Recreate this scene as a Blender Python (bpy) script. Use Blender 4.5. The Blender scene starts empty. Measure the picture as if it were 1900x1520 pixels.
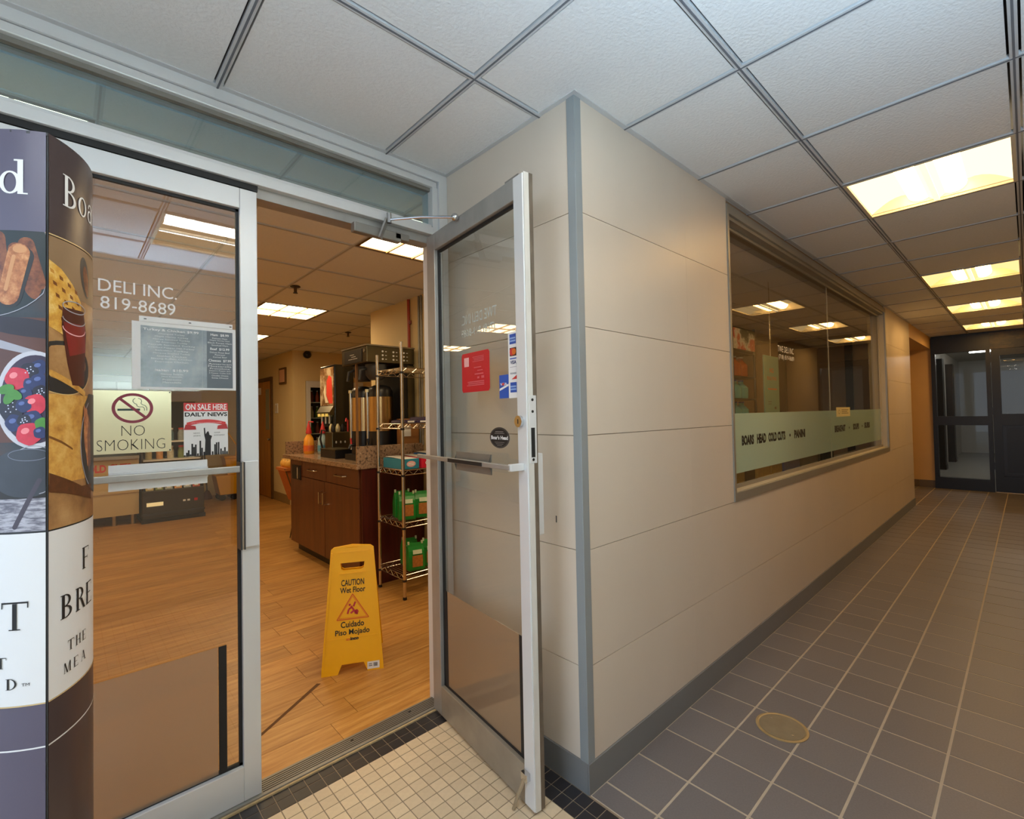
import bpy, bmesh, math, random
from mathutils import Vector, Matrix
random.seed(7)
SC = bpy.context.scene
COL = SC.collection

# ------------------------------------------------------------------ camera
F_PX, YAW, PITCH, ROLL, CAM_Z = 889.74, 0.8241, 0.0207, -0.0195, 1.335
PX, PY = 946.75, 751.54
cam_data = bpy.data.cameras.new('camera')
cam = bpy.data.objects.new('camera', cam_data)
COL.objects.link(cam)
_f = Vector((math.cos(YAW)*math.cos(PITCH), math.sin(YAW)*math.cos(PITCH), math.sin(PITCH)))
_r = Vector((math.sin(YAW), -math.cos(YAW), 0))
_u = _r.cross(_f)
_r2 = _r*math.cos(ROLL)+_u*math.sin(ROLL)
_u2 = -_r*math.sin(ROLL)+_u*math.cos(ROLL)
M = Matrix((_r2, _u2, -_f)).transposed().to_4x4()
M.translation = Vector((0, 0, CAM_Z))
cam.matrix_world = M
cam_data.sensor_width = 36
cam_data.lens = 36*F_PX/1900
cam_data.shift_x = (950-PX)/1900
cam_data.shift_y = -(760-PY)/1900
cam_data.clip_start = 0.02
SC.camera = cam
def project(x, y, z):
    q = Vector((x, y, z-CAM_Z)); d = q.dot(_f)
    if d < .05: return (-9999, -9999)
    return (PX+F_PX*q.dot(_r2)/d, PY-F_PX*q.dot(_u2)/d)

# ------------------------------------------------------------------ world, exposure
world = bpy.data.worlds.new('overcast_sky'); SC.world = world
world.use_nodes = True
bg = world.node_tree.nodes['Background']
bg.inputs[0].default_value = (0.62, 0.78, 1.0, 1)
bg.inputs[1].default_value = 2.6
SC.view_settings.view_transform = 'Standard'
SC.view_settings.look = 'None'
SC.view_settings.exposure = 0.12
SC.view_settings.gamma = 1.0
SC.view_settings.use_curve_mapping = False
SC.cycles.max_bounces = 8
SC.cycles.caustics_reflective = False
SC.cycles.caustics_refractive = False
CORRIDOR_LIGHT = 27.0
STORE_LIGHT = 15.5

# ------------------------------------------------------------------ helpers
def lin(c):
    if isinstance(c, str):
        c = [int(c[i:i+2], 16)/255 for i in (0, 2, 4)]
    return tuple((v/12.92 if v <= .04045 else ((v+.055)/1.055)**2.4) for v in c[:3])
def node(nt, t, **kw):
    n = nt.nodes.new(t)
    for k, v in kw.items(): setattr(n, k, v)
    return n
def mat(name, col, rough=.5, metal=0., var=0., vscale=6., stretch=(1, 1, 1), bump=0., bscale=150., rand=0., emis=0., ecol=None, spec=.5, coat=0.):
    m = bpy.data.materials.new(name); m.use_nodes = True
    nt = m.node_tree; b = nt.nodes['Principled BSDF']
    c = lin(col)
    b.inputs['Roughness'].default_value = rough
    b.inputs['Metallic'].default_value = metal
    b.inputs['Specular IOR Level'].default_value = spec
    b.inputs['Coat Weight'].default_value = coat
    tc = node(nt, 'ShaderNodeTexCoord'); mp = node(nt, 'ShaderNodeMapping')
    nt.links.new(tc.outputs['Object'], mp.inputs['Vector'])
    mp.inputs['Scale'].default_value = stretch
    nz = node(nt, 'ShaderNodeTexNoise'); nz.inputs['Scale'].default_value = vscale; nz.inputs['Detail'].default_value = 4
    nt.links.new(mp.outputs[0], nz.inputs['Vector'])
    mx = node(nt, 'ShaderNodeMix', data_type='RGBA')
    mx.inputs['A'].default_value = (*[v*(1-var) for v in c], 1)
    mx.inputs['B'].default_value = (*[min(1, v*(1+var)) for v in c], 1)
    nt.links.new(nz.outputs['Fac'], mx.inputs['Factor'])
    out = mx.outputs['Result']
    if rand:
        oi = node(nt, 'ShaderNodeObjectInfo')
        mr = node(nt, 'ShaderNodeMapRange'); mr.inputs['To Min'].default_value = 1-rand; mr.inputs['To Max'].default_value = 1+rand
        nt.links.new(oi.outputs['Random'], mr.inputs['Value'])
        vm = node(nt, 'ShaderNodeVectorMath', operation='SCALE')
        nt.links.new(out, vm.inputs[0]); nt.links.new(mr.outputs[0], vm.inputs['Scale'])
        out = vm.outputs[0]
    nt.links.new(out, b.inputs['Base Color'])
    if bump:
        n2 = node(nt, 'ShaderNodeTexNoise'); n2.inputs['Scale'].default_value = bscale; n2.inputs['Detail'].default_value = 3
        nt.links.new(mp.outputs[0], n2.inputs['Vector'])
        bp = node(nt, 'ShaderNodeBump'); bp.inputs['Strength'].default_value = bump; bp.inputs['Distance'].default_value = .004
        nt.links.new(n2.outputs['Fac'], bp.inputs['Height']); nt.links.new(bp.outputs[0], b.inputs['Normal'])
    if emis:
        b.inputs['Emission Color'].default_value = (*(ecol or c), 1)
        b.inputs['Emission Strength'].default_value = emis
    return m
def glass(name, tint=(.93, .96, .95), ior=1.7, haze=None, hazecol=None, rough=0., through=.35):
    m = bpy.data.materials.new(name); m.use_nodes = True; nt = m.node_tree
    nt.nodes.remove(nt.nodes['Principled BSDF']); o = nt.nodes['Material Output']
    tr = node(nt, 'ShaderNodeBsdfTransparent'); tr.inputs[0].default_value = (*tint, 1)
    gl = node(nt, 'ShaderNodeBsdfGlossy'); gl.inputs['Roughness'].default_value = rough
    fr = node(nt, 'ShaderNodeFresnel'); fr.inputs['IOR'].default_value = ior
    ge = node(nt, 'ShaderNodeNewGeometry')
    inv = node(nt, 'ShaderNodeMath', operation='SUBTRACT'); inv.inputs[0].default_value = 1
    nt.links.new(ge.outputs['Backfacing'], inv.inputs[1])
    mul = node(nt, 'ShaderNodeMath', operation='MULTIPLY')
    nt.links.new(fr.outputs[0], mul.inputs[0]); nt.links.new(inv.outputs[0], mul.inputs[1])
    base = tr.outputs[0]
    if haze:
        df = node(nt, 'ShaderNodeBsdfDiffuse'); df.inputs[0].default_value = (*lin(hazecol), 1)
        tl = node(nt, 'ShaderNodeBsdfTranslucent'); tl.inputs[0].default_value = (*lin(hazecol), 1)
        m1 = node(nt, 'ShaderNodeMixShader'); m1.inputs[0].default_value = through
        nt.links.new(df.outputs[0], m1.inputs[1]); nt.links.new(tl.outputs[0], m1.inputs[2])
        m2 = node(nt, 'ShaderNodeMixShader'); m2.inputs[0].default_value = haze
        nt.links.new(tr.outputs[0], m2.inputs[1]); nt.links.new(m1.outputs[0], m2.inputs[2])
        base = m2.outputs[0]
    mx = node(nt, 'ShaderNodeMixShader')
    nt.links.new(mul.outputs[0], mx.inputs[0]); nt.links.new(base, mx.inputs[1]); nt.links.new(gl.outputs[0], mx.inputs[2])
    nt.links.new(mx.outputs[0], o.inputs['Surface'])
    return m
def emit(name, col, strength):
    m = bpy.data.materials.new(name); m.use_nodes = True; nt = m.node_tree
    nt.nodes.remove(nt.nodes['Principled BSDF']); o = nt.nodes['Material Output']
    e = node(nt, 'ShaderNodeEmission'); e.inputs[0].default_value = (*col, 1); e.inputs[1].default_value = strength
    nt.links.new(e.outputs[0], o.inputs['Surface'])
    return m
def ramp_mat(name, stops, scale, rough=.4, stretch=(1, 1, 1), detail=6, rand_off=False, bump=0., bstretch=None, vor=False):
    m = bpy.data.materials.new(name); m.use_nodes = True; nt = m.node_tree; b = nt.nodes['Principled BSDF']
    b.inputs['Roughness'].default_value = rough
    tc = node(nt, 'ShaderNodeTexCoord'); mp = node(nt, 'ShaderNodeMapping'); mp.inputs['Scale'].default_value = stretch
    src = tc.outputs['Object']
    oi = None
    if rand_off:
        oi = node(nt, 'ShaderNodeObjectInfo')
        sc = node(nt, 'ShaderNodeMath', operation='MULTIPLY'); sc.inputs[1].default_value = 37.
        nt.links.new(oi.outputs['Random'], sc.inputs[0])
        cb = node(nt, 'ShaderNodeCombineXYZ'); nt.links.new(sc.outputs[0], cb.inputs[0]); nt.links.new(sc.outputs[0], cb.inputs[1])
        ad = node(nt, 'ShaderNodeVectorMath', operation='ADD')
        nt.links.new(src, ad.inputs[0]); nt.links.new(cb.outputs[0], ad.inputs[1]); src = ad.outputs[0]
    nt.links.new(src, mp.inputs['Vector'])
    nz = node(nt, 'ShaderNodeTexNoise'); nz.inputs['Scale'].default_value = scale; nz.inputs['Detail'].default_value = detail
    nz.inputs['Roughness'].default_value = .65
    nt.links.new(mp.outputs[0], nz.inputs['Vector'])
    rp = node(nt, 'ShaderNodeValToRGB'); el = rp.color_ramp.elements
    while len(el) < len(stops): el.new(.5)
    for e, (p, c) in zip(el, stops): e.position = p; e.color = (*lin(c), 1)
    nt.links.new(nz.outputs['Fac'], rp.inputs[0])
    out = rp.outputs[0]
    if rand_off:
        mr = node(nt, 'ShaderNodeMapRange'); mr.inputs['To Min'].default_value = .86; mr.inputs['To Max'].default_value = 1.1
        nt.links.new(oi.outputs['Random'], mr.inputs['Value'])
        vm = node(nt, 'ShaderNodeVectorMath', operation='SCALE')
        nt.links.new(out, vm.inputs[0]); nt.links.new(mr.outputs[0], vm.inputs['Scale']); out = vm.outputs[0]
    nt.links.new(out, b.inputs['Base Color'])
    if bump:
        bp = node(nt, 'ShaderNodeBump'); bp.inputs['Strength'].default_value = bump; bp.inputs['Distance'].default_value = .002
        nt.links.new(nz.outputs['Fac'], bp.inputs['Height']); nt.links.new(bp.outputs[0], b.inputs['Normal'])
    return m

ORIG = {}
def reg(o, parent):
    COL.objects.link(o)
    if parent is not None:
        o.parent = parent; ORIG[o.name] = ORIG.get(parent.name, (0, 0, 0))
    else: ORIG.setdefault(o.name, (0, 0, 0))
    return o
def tag(o, label=None, cat=None, group=None, kind=None):
    if label: o['label'] = label
    if cat: o['category'] = cat
    if group: o['group'] = group
    if kind: o['kind'] = kind
    return o
def thing(name, label, cat, loc=(0, 0, 0), rz=0., group=None, kind=None, local=False):
    o = bpy.data.objects.new(name, None); COL.objects.link(o)
    o.location = loc; o.rotation_euler = (0, 0, rz); o.empty_display_size = .05
    ORIG[o.name] = (0, 0, 0) if (rz or local) else tuple(loc)
    return tag(o, label, cat, group, kind)

class MB:
    def __init__(s): s.v = []; s.f = []
    def add(s, vs, fs):
        n = len(s.v); s.v += [tuple(v) for v in vs]; s.f += [tuple(i+n for i in f) for f in fs]; return s
    def box(s, x0, y0, z0, x1, y1, z1):
        x0, x1 = sorted((x0, x1)); y0, y1 = sorted((y0, y1)); z0, z1 = sorted((z0, z1))
        return s.add([(x0, y0, z0), (x1, y0, z0), (x1, y1, z0), (x0, y1, z0), (x0, y0, z1), (x1, y0, z1), (x1, y1, z1), (x0, y1, z1)],
                     [(0, 3, 2, 1), (4, 5, 6, 7), (0, 1, 5, 4), (1, 2, 6, 5), (2, 3, 7, 6), (3, 0, 4, 7)])
    def cyl(s, p0, p1, r, n=12, r2=None, caps=True):
        p0, p1 = Vector(p0), Vector(p1); d = (p1-p0).normalized()
        a = d.orthogonal().normalized(); b = d.cross(a); r2 = r if r2 is None else r2
        vs = []
        for p, rr in ((p0, r), (p1, r2)):
            for i in range(n):
                t = 2*math.pi*i/n; vs.append(p+a*math.cos(t)*rr+b*math.sin(t)*rr)
        fs = [(i, (i+1) % n, n+(i+1) % n, n+i) for i in range(n)]
        if caps: fs += [tuple(range(n-1, -1, -1)), tuple(range(n, 2*n))]
        return s.add(vs, fs)
    def tube(s, pts, r, n=8):
        pts = [Vector(p) for p in pts]; rings = []
        prev = None
        for i, p in enumerate(pts):
            d = (pts[min(i+1, len(pts)-1)]-pts[max(i-1, 0)]).normalized()
            a = d.orthogonal().normalized() if prev is None else (prev-d*prev.dot(d)).normalized()
            prev = a; b = d.cross(a)
            rings.append([p+a*math.cos(2*math.pi*k/n)*r+b*math.sin(2*math.pi*k/n)*r for k in range(n)])
        vs = [v for rg in rings for v in rg]; fs = []
        for i in range(len(pts)-1):
            fs += [(i*n+k, i*n+(k+1) % n, (i+1)*n+(k+1) % n, (i+1)*n+k) for k in range(n)]
        fs += [tuple(range(n-1, -1, -1)), tuple(range((len(pts)-1)*n, len(pts)*n))]
        return s.add(vs, fs)
    def lathe(s, prof, c=(0, 0, 0), n=20):
        vs = []; m = len(prof)
        for r, z in prof:
            for i in range(n):
                t = 2*math.pi*i/n; vs.append((c[0]+r*math.cos(t), c[1]+r*math.sin(t), c[2]+z))
        fs = [(j*n+i, j*n+(i+1) % n, (j+1)*n+(i+1) % n, (j+1)*n+i) for j in range(m-1) for i in range(n)]
        fs += [tuple(range(n-1, -1, -1)), tuple(range((m-1)*n, m*n))]
        return s.add(vs, fs)
    def prism(s, poly, a0, a1, axis='y'):
        n = len(poly)
        def P(q, a): return {'y': (q[0], a, q[1]), 'x': (a, q[0], q[1]), 'z': (q[0], q[1], a)}[axis]
        vs = [P(q, a0) for q in poly]+[P(q, a1) for q in poly]
        fs = [tuple(range(n)), tuple(range(2*n-1, n-1, -1))]+[(i, n+i, n+(i+1) % n, (i+1) % n) for i in range(n)]
        return s.add(vs, fs)
    def sphere(s, c, r, n=12, m=8, sc=(1, 1, 1)):
        vs = [(c[0], c[1], c[2]-r*sc[2])]
        for j in range(1, m):
            ph = math.pi*j/m
            for i in range(n):
                t = 2*math.pi*i/n
                vs.append((c[0]+r*sc[0]*math.sin(ph)*math.cos(t), c[1]+r*sc[1]*math.sin(ph)*math.sin(t), c[2]-r*sc[2]*math.cos(ph)))
        vs.append((c[0], c[1], c[2]+r*sc[2])); L = len(vs)-1
        fs = [(0, 1+(i+1) % n, 1+i) for i in range(n)]
        for j in range(m-2):
            fs += [(1+j*n+i, 1+j*n+(i+1) % n, 1+(j+1)*n+(i+1) % n, 1+(j+1)*n+i) for i in range(n)]
        fs += [(L, 1+(m-2)*n+i, 1+(m-2)*n+(i+1) % n) for i in range(n)]
        return s.add(vs, fs)
    def mesh(s, name, m, off=(0, 0, 0), smooth=False):
        me = bpy.data.meshes.new(name)
        me.from_pydata([(v[0]-off[0], v[1]-off[1], v[2]-off[2]) for v in s.v], [], s.f)
        bm = bmesh.new(); bm.from_mesh(me); bmesh.ops.recalc_face_normals(bm, faces=bm.faces); bm.to_mesh(me); bm.free()
        if smooth:
            for p in me.polygons: p.use_smooth = True
            me.set_sharp_from_angle(angle=math.radians(40))
        me.materials.append(m); return me
    def build(s, name, m, parent=None, smooth=False, bevel=0., flip=False):
        off = ORIG.get(parent.name, (0, 0, 0)) if parent is not None else (0, 0, 0)
        me = s.mesh(name, m, off, smooth)
        o = bpy.data.objects.new(name, me); reg(o, parent)
        if bevel:
            b = o.modifiers.new('bevel', 'BEVEL'); b.width = bevel; b.segments = 2; b.limit_method = 'ANGLE'
        return o
def box(name, m, parent, *a, bevel=0.): return MB().box(*a).build(name, m, parent, bevel=bevel)
def piece(name, me, loc, parent, rz=0):
    o = bpy.data.objects.new(name, me); off = ORIG.get(parent.name, (0, 0, 0))
    o.location = (loc[0]-off[0], loc[1]-off[1], loc[2]-off[2]); o.rotation_euler = (0, 0, rz)
    return reg(o, parent)

_txt = {}
def text_verts(s, off=0.):
    if (s, off) in _txt: return _txt[(s, off)]
    cu = bpy.data.curves.new('lettering', 'FONT'); cu.body = s; cu.offset = off; cu.resolution_u = 3
    ob = bpy.data.objects.new('lettering', cu)
    me = bpy.data.meshes.new_from_object(ob)
    vs = [(v.co.x, v.co.y) for v in me.vertices]; fs = [tuple(p.vertices) for p in me.polygons]
    bpy.data.objects.remove(ob); bpy.data.curves.remove(cu); bpy.data.meshes.remove(me)
    _txt[(s, off)] = (vs, fs); return vs, fs
def lettering(s, m, parent, place, x0, x1, z0, z1, off=0., mirror=False, name='lettering'):
    """flat print: fit the string in the rectangle; place(x, z) gives the 3D point"""
    vs, fs = text_verts(s, off)
    ax, bx = min(v[0] for v in vs), max(v[0] for v in vs); ay, by = min(v[1] for v in vs), max(v[1] for v in vs)
    if x1 is None: x1 = x0+(bx-ax)*(z1-z0)/(by-ay)
    def T(v):
        t = (v[0]-ax)/(bx-ax); t = 1-t if mirror else t
        return place(x0+t*(x1-x0), z0+(v[1]-ay)/(by-ay)*(z1-z0))
    b = MB(); b.add([T(v) for v in vs], fs)
    return b.build(name, m, parent)
def rects(name, m, parent, place, rs):
    b = MB()
    for x0, z0, x1, z1 in rs: b.add([place(x0, z0), place(x1, z0), place(x1, z1), place(x0, z1)], [(0, 1, 2, 3)])
    return b.build(name, m, parent)
def poly(name, m, parent, place, pts):
    b = MB(); b.add([place(*p) for p in pts], [tuple(range(len(pts)))]); return b.build(name, m, parent)
def ellipse_pts(cx, cz, rx, rz, n=28, a0=0, a1=360):
    return [(cx+rx*math.cos(math.radians(a0+(a1-a0)*i/n)), cz+rz*math.sin(math.radians(a0+(a1-a0)*i/n))) for i in range(n + (0 if abs(a1-a0) == 360 else 1))]
def ring(name, m, parent, place, cx, cz, rx, rz, w, n=40, a0=0, a1=360, wz=None):
    b = MB(); wz = w if wz is None else wz
    k = n if a1-a0 == 360 else n+1
    vs = []
    for i in range(k):
        t = math.radians(a0+(a1-a0)*i/n); c, s = math.cos(t), math.sin(t)
        vs += [place(cx+rx*c, cz+rz*s), place(cx+(rx-w)*c, cz+(rz-wz)*s)]
    fs = [(2*i, 2*((i+1) % k), 2*((i+1) % k)+1, 2*i+1) for i in range(n)]
    b.add(vs, fs); return b.build(name, m, parent)
def strokes(name, m, parent, place, lines, w):
    b = MB()
    for pts in lines:
        for (x0, z0), (x1, z1) in zip(pts, pts[1:]):
            d = math.hypot(x1-x0, z1-z0) or 1; nx, nz = -(z1-z0)/d*w/2, (x1-x0)/d*w/2
            b.add([place(x0+nx, z0+nz), place(x1+nx, z1+nz), place(x1-nx, z1-nz), place(x0-nx, z0-nz)], [(0, 1, 2, 3)])
    return b.build(name, m, parent)

# ------------------------------------------------------------------ materials
m_panel = mat('wall_panel_laminate', 'd6cabb', .42, var=.05, vscale=3, stretch=(1, 1, .4), rand=.015)
m_joint = mat('panel_joint', '8e7c68', .7)
m_plaster = mat('cream_plaster', 'dcc694', .7, var=.04, vscale=2, bump=.05, bscale=300)
m_plaster2 = mat('beige_plaster', 'cdbfa8', .7, var=.04, vscale=2)
m_orange_wall = mat('ochre_wall_paint', 'd8b27c', .6, var=.04)
m_basegrey = mat('grey_vinyl_base', '7b7c7d', .45, var=.06, vscale=5)
m_cornertrim = mat('blue_grey_metal_trim', '949b9e', .4, metal=.15, var=.05)
m_alu = mat('anodised_aluminium', 'e0e3e6', .42, metal=.25, var=.07, vscale=3, stretch=(1, 1, .2))
m_alu_worn = mat('scuffed_aluminium', 'a9a8a5', .45, metal=.55, var=.22, vscale=14, stretch=(1, 1, .5))
m_alu_dark = mat('aged_aluminium', '8d8a84', .45, metal=.5, var=.2, vscale=9)
m_alu_dirty = mat('grimy_aluminium', '9c9385', .5, metal=.35, var=.28, vscale=10)
m_white_edge = mat('painted_door_edge', 'd4d2cc', .5, var=.22, vscale=30, stretch=(1, 1, .25))
m_gasket = mat('black_rubber_gasket', '17181b', .6)
m_chrome = mat('chrome', 'd0d2d4', .15, metal=1.)
m_steel = mat('stainless_steel', 'b9b3a6', .28, metal=1., var=.08, vscale=4)
m_wire = mat('chrome_wire', 'cfc6b8', .22, metal=1.)
m_tile_ceil = mat('ceiling_tile', 'e6e9ec', .9, var=.05, vscale=60, bump=.6, bscale=90, rand=.01)
m_tbar = mat('ceiling_grid_metal', 'c9ccd0', .55)
m_slot = mat('grid_slot', '6a6e76', .8)
m_grey_tile = mat('grey_porcelain_tile', '767171', .42, var=.16, vscale=160, rand=.06)
m_grout = mat('beige_grout', 'bcae9a', .9, var=.1, vscale=30)
m_grout_dk = mat('mosaic_grout', '93826e', .9, var=.15, vscale=40)
m_cream_tile = mat('cream_mosaic_tile', 'd8c3a4', .45, var=.1, vscale=60, rand=.07)
m_black_tile = mat('black_mosaic_tile', '2d2c30', .4, var=.15, vscale=60, rand=.08)
m_plank = ramp_mat('oak_look_plank', [(.2, '7d4e20'), (.45, 'b07c3e'), (.62, 'c49352'), (.85, 'd3a768')], 2.6, .38, stretch=(1.2, 14, 1), detail=7, rand_off=True)
m_plank_joint = mat('plank_joint', '5a3a1c', .8)
m_granite = ramp_mat('brown_granite', [(.3, '2c2420'), (.43, '7a6252'), (.52, 'a98d70'), (.6, '8a6a55'), (.72, 'd8c4a6')], 55, .22, detail=5)
m_cherry = ramp_mat('brown_laminate', [(.3, '4e2a16'), (.7, '6b3c20')], 3, .35, stretch=(6, 6, .6))
m_redwood = ramp_mat('dark_cherry_laminate', [(.3, '3a100e'), (.7, '561c16')], 4, .35, stretch=(8, 8, .5))
m_black = mat('black_plastic', '15151a', .35)
m_blackgloss = mat('gloss_black', '0d0e12', .12)
m_darkgrey = mat('dark_grey_plastic', '3a3b3e', .45)
m_white = mat('white_print', 'f2f3f4', .55)
m_whitepanel = mat('white_plastic', 'e6e7e8', .4)
m_yellow = mat('yellow_polypropylene', 'f5b400', .38, var=.05, vscale=8)
m_black_print = mat('black_print', '1b1a1c', .6)
m_red_print = mat('red_print', 'd03a3c', .5)
m_red_dec = mat('crimson_decal', 'c4142c', .4)
m_pink_print = mat('pink_print', 'f0b8bc', .5)
m_blue_dec = mat('blue_decal', '1f55b8', .4)
m_maroon = mat('maroon_print', '84293f', .5)
m_orange_print = mat('orange_print', 'e0752a', .5)
m_wooddoor = ramp_mat('honey_oak_door', [(.3, 'a86a1c'), (.7, 'cf9236')], 3, .4, stretch=(9, 9, .6))
m_framebrown = mat('brown_metal_frame', '5e4422', .45)
m_blackdoor = mat('black_painted_door', '0c0f14', .38, var=.1)
m_clear = glass('clear_glass', (.95, .965, .955), 2.0)
m_endglass = glass('end_door_glass', (.9, .91, .9), 1.35)
m_winglass = glass('window_glass', (.88, .88, .84), 1.85)
m_transom = glass('cool_reflection_tint_glass', (.66, .86, .94), 1.9, haze=.13, hazecol='dfe9ee', through=.0)  # tint and haze stand in for the cool ceiling reflected in the pane
m_frost = glass('frosted_film', (.86, .93, .90), 1.45, haze=.76, hazecol='c9e4dc', rough=.12)
m_kick = glass('tan_kick_film', (.93, .86, .78), 1.75, haze=.5, hazecol='c3a98e', rough=.02)
m_caseglass = glass('case_glass', (.8, .84, .84), 1.5)

H, HI, CX, CY, SY = 2.487, 2.40, 1.343, 1.083, 1.885

# ------------------------------------------------------------------ floors
def tiled_floor(name, label, base, gm, xs, ys, tm_of, z=0., gap=.0035, depth=.004, limit=300, piece_name='tile'):
    fl = thing(name, label, 'floor', (base[0], base[1], 0), kind='structure')
    MB().box(base[0], base[1], z-.05, base[2], base[3], z-.0015).build('screed', gm, fl)
    cells = []
    for i in range(len(xs)-1):
        for j in range(len(ys)-1):
            x0, x1, y0, y1 = xs[i]+gap/2, xs[i+1]-gap/2, ys[j]+gap/2, ys[j+1]-gap/2
            if x1-x0 < .008 or y1-y0 < .008: continue
            u, v = project((x0+x1)/2, (y0+y1)/2, z)
            seen = -30 < u < 1930 and -30 < v < 1550
            cells.append((0 if seen else 1, math.hypot((x0+x1)/2, (y0+y1)/2), x0, x1, y0, y1, i, j))
    cells.sort(); cache = {}; rest = {}
    for k, (s, d, x0, x1, y0, y1, i, j) in enumerate(cells):
        m = tm_of(i, j)
        if k < limit and s == 0:
            key = (round(x1-x0, 4), round(y1-y0, 4), m.name)
            if key not in cache:
                a, b = key[0]/2, key[1]/2
                cache[key] = MB().box(-a, -b, -depth, a, b, 0).mesh(piece_name, m)
            o = piece(piece_name, cache[key], ((x0+x1)/2, (y0+y1)/2, z+random.uniform(-.0003, .0003)), fl)
        else:
            rest.setdefault(m.name, (m, MB()))[1].box(x0, y0, z-depth, x1, y1, z)
    for m, b in rest.values():
        tag(b.build('distant_'+piece_name+'s', m, fl), kind='stuff')
    return fl
mx = [1.336-.0533*k for k in range(0, 64)][::-1]
my = [1.871-.051*k for k in range(0, 46)][::-1]
nx, ny = len(mx)-1, len(my)-1
tiled_floor('floor', 'cream mosaic tile entry floor with a double black border', (-2., -.45, CX, 1.871), m_grout_dk, mx, my,
            lambda i, j: m_black_tile if (i >= nx-2 or j >= ny-2) else m_cream_tile, piece_name='mosaic_tile', limit=300)
gx = [CX]+[1.4355+.2095*k for k in range(44)]+[10.52]
gy = [-.45]+[1.0785-.2077*k for k in range(7)][::-1]
tiled_floor('floor.001', 'grey square porcelain tile corridor floor with pale grout', (CX, -.45, 10.60, 1.083), m_grout, gx, gy,
            lambda i, j: m_grey_tile, gap=.009, piece_name='floor_tile', limit=300)
# recess beyond the wall end
rx0 = [8.45+.21*k for k in range(11)]; ry0 = [1.083+.2077*k for k in range(10)]
tiled_floor('floor.002', 'brown lit tile floor in the recess beside the black doors', (8.45, 1.083, 10.60, 3.0), m_grout, rx0, ry0, lambda i, j: m_grey_tile, gap=.009, piece_name='floor_tile', limit=60)
# store floor of planks
fs = thing('floor.003', 'honey oak look plank floor inside the deli', 'floor', (.5, 5, 0), kind='structure')
MB().box(-1.6, 1.955, -.05, 8.4, 10.1, -.0018).build('subfloor', m_plank_joint, fs)
PW, PL = .1525, 1.22
cache = {}; strays = MB()
row = 0; y = 1.957
while y < 10.1:
    off = .65+.1*y+(.11 if row % 2 else 0)
    k = math.floor((-1.6-off)/PL); x = off+k*PL
    while x < 8.4:
        x0, x1 = max(x, -1.6)+.0008, min(x+PL, 8.4)-.0008; y0, y1 = y+.0007, min(y+PW, 10.1)-.0007
        if x1-x0 > .02:
            if -1.2 < (x0+x1)/2 < 2.9:
                key = (round(x1-x0, 3), round(y1-y0, 3))
                if key not in cache: cache[key] = MB().box(-key[0]/2, -key[1]/2, -.004, key[0]/2, key[1]/2, 0).mesh('plank', m_plank)
                piece('plank', cache[key], ((x0+x1)/2, (y0+y1)/2, 0), fs)
            else: strays.box(x0, y0, -.004, x1, y1, 0)
        x += PL
    y += PW; row += 1
tag(strays.build('distant_planks', m_plank, fs), kind='stuff')
MB().box(1.5, 1.25, -.05, 8.4, 1.955, 0).build('plank_floor_by_window', m_plank, fs)
# unseen pavement outside the open end, both added for daylight
tag(MB().box(-14, -12, -.08, -2., 14, -.01).build('pavement', mat('concrete_pavement', 'b9b6ae', .9, var=.1)), 'unseen pale concrete pavement outside the added daylight opening', 'pavement', kind='structure')

# ------------------------------------------------------------------ ceilings
def ceiling(name, label, z, xs, ys, lights, skip=None, slot=None, gap=.034, bw=.0105):
    slot = slot or m_slot
    c = thing(name, label, 'ceiling', (xs[0], ys[0], z), kind='structure')
    MB().box(xs[0], ys[0], z+.14, xs[-1], ys[-1], z+.18).build('slab', m_slot, c)
    X0, X1, Y0, Y1 = xs[0], xs[-1], ys[0], ys[-1]
    MB().box(X0-.02, Y0-.02, z+.004, X0, Y1+.02, z+.18).box(X1, Y0-.02, z+.004, X1+.02, Y1+.02, z+.18).box(X0, Y0-.02, z+.004, X1, Y0, z+.18).box(X0, Y1, z+.004, X1, Y1+.02, z+.18).build('sky_leak_skirt', m_slot, c)  # skirt added to keep sky light from leaking through the tile gaps
    cache = {}
    for i in range(len(xs)-1):
        for j in range(len(ys)-1):
            if (i, j) in lights or (skip and skip(xs[i], xs[i+1], ys[j], ys[j+1])): continue
            w, d = round(xs[i+1]-xs[i]-gap, 4), round(ys[j+1]-ys[j]-gap, 4)
            if (w, d) not in cache: cache[(w, d)] = MB().box(-w/2, -d/2, 0, w/2, d/2, .015).mesh('ceiling_tile', m_tile_ceil)
            piece('ceiling_tile', cache[(w, d)], ((xs[i]+xs[i+1])/2, (ys[j]+ys[j+1])/2, z), c)
    for x in xs[1:-1]:
        t = MB().box(x-bw, ys[0], z-.004, x+bw, ys[-1], z+.012).build('grid_bar', m_tbar, c)
        MB().box(x-.003, ys[0], z-.0055, x+.003, ys[-1], z-.003).build('bar_slot', slot, t)
    for y in ys[1:-1]:
        t = MB().box(xs[0], y-bw, z-.0046, xs[-1], y+bw, z+.012).build('grid_bar', m_tbar, c)
        MB().box(xs[0], y-.003, z-.0061, xs[-1], y+.003, z-.003).build('bar_slot', slot, t)
    return c
cxs = [-2.0]+[1.0225+.64*k for k in range(-4, 15)]+[10.52]
cys = [-.42, 0., .6265, 1.253, 1.885]
lit_x = [1.0225-.64, 1.0225+.64*3, 1.0225+.64*7, 1.0225+.64*10, 1.0225+.64*13]
lit = {(min(range(len(cxs)), key=lambda k: abs(cxs[k]-x)), 1) for x in lit_x}
lit.add((1, 1))
ceiling('ceiling', 'white textured tile ceiling over the corridor and entry', H, cxs, cys, lit,
        skip=lambda x0, x1, y0, y1: x0 > CX and y0 > 1.2)
cl_ = bpy.data.objects['ceiling']
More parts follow.
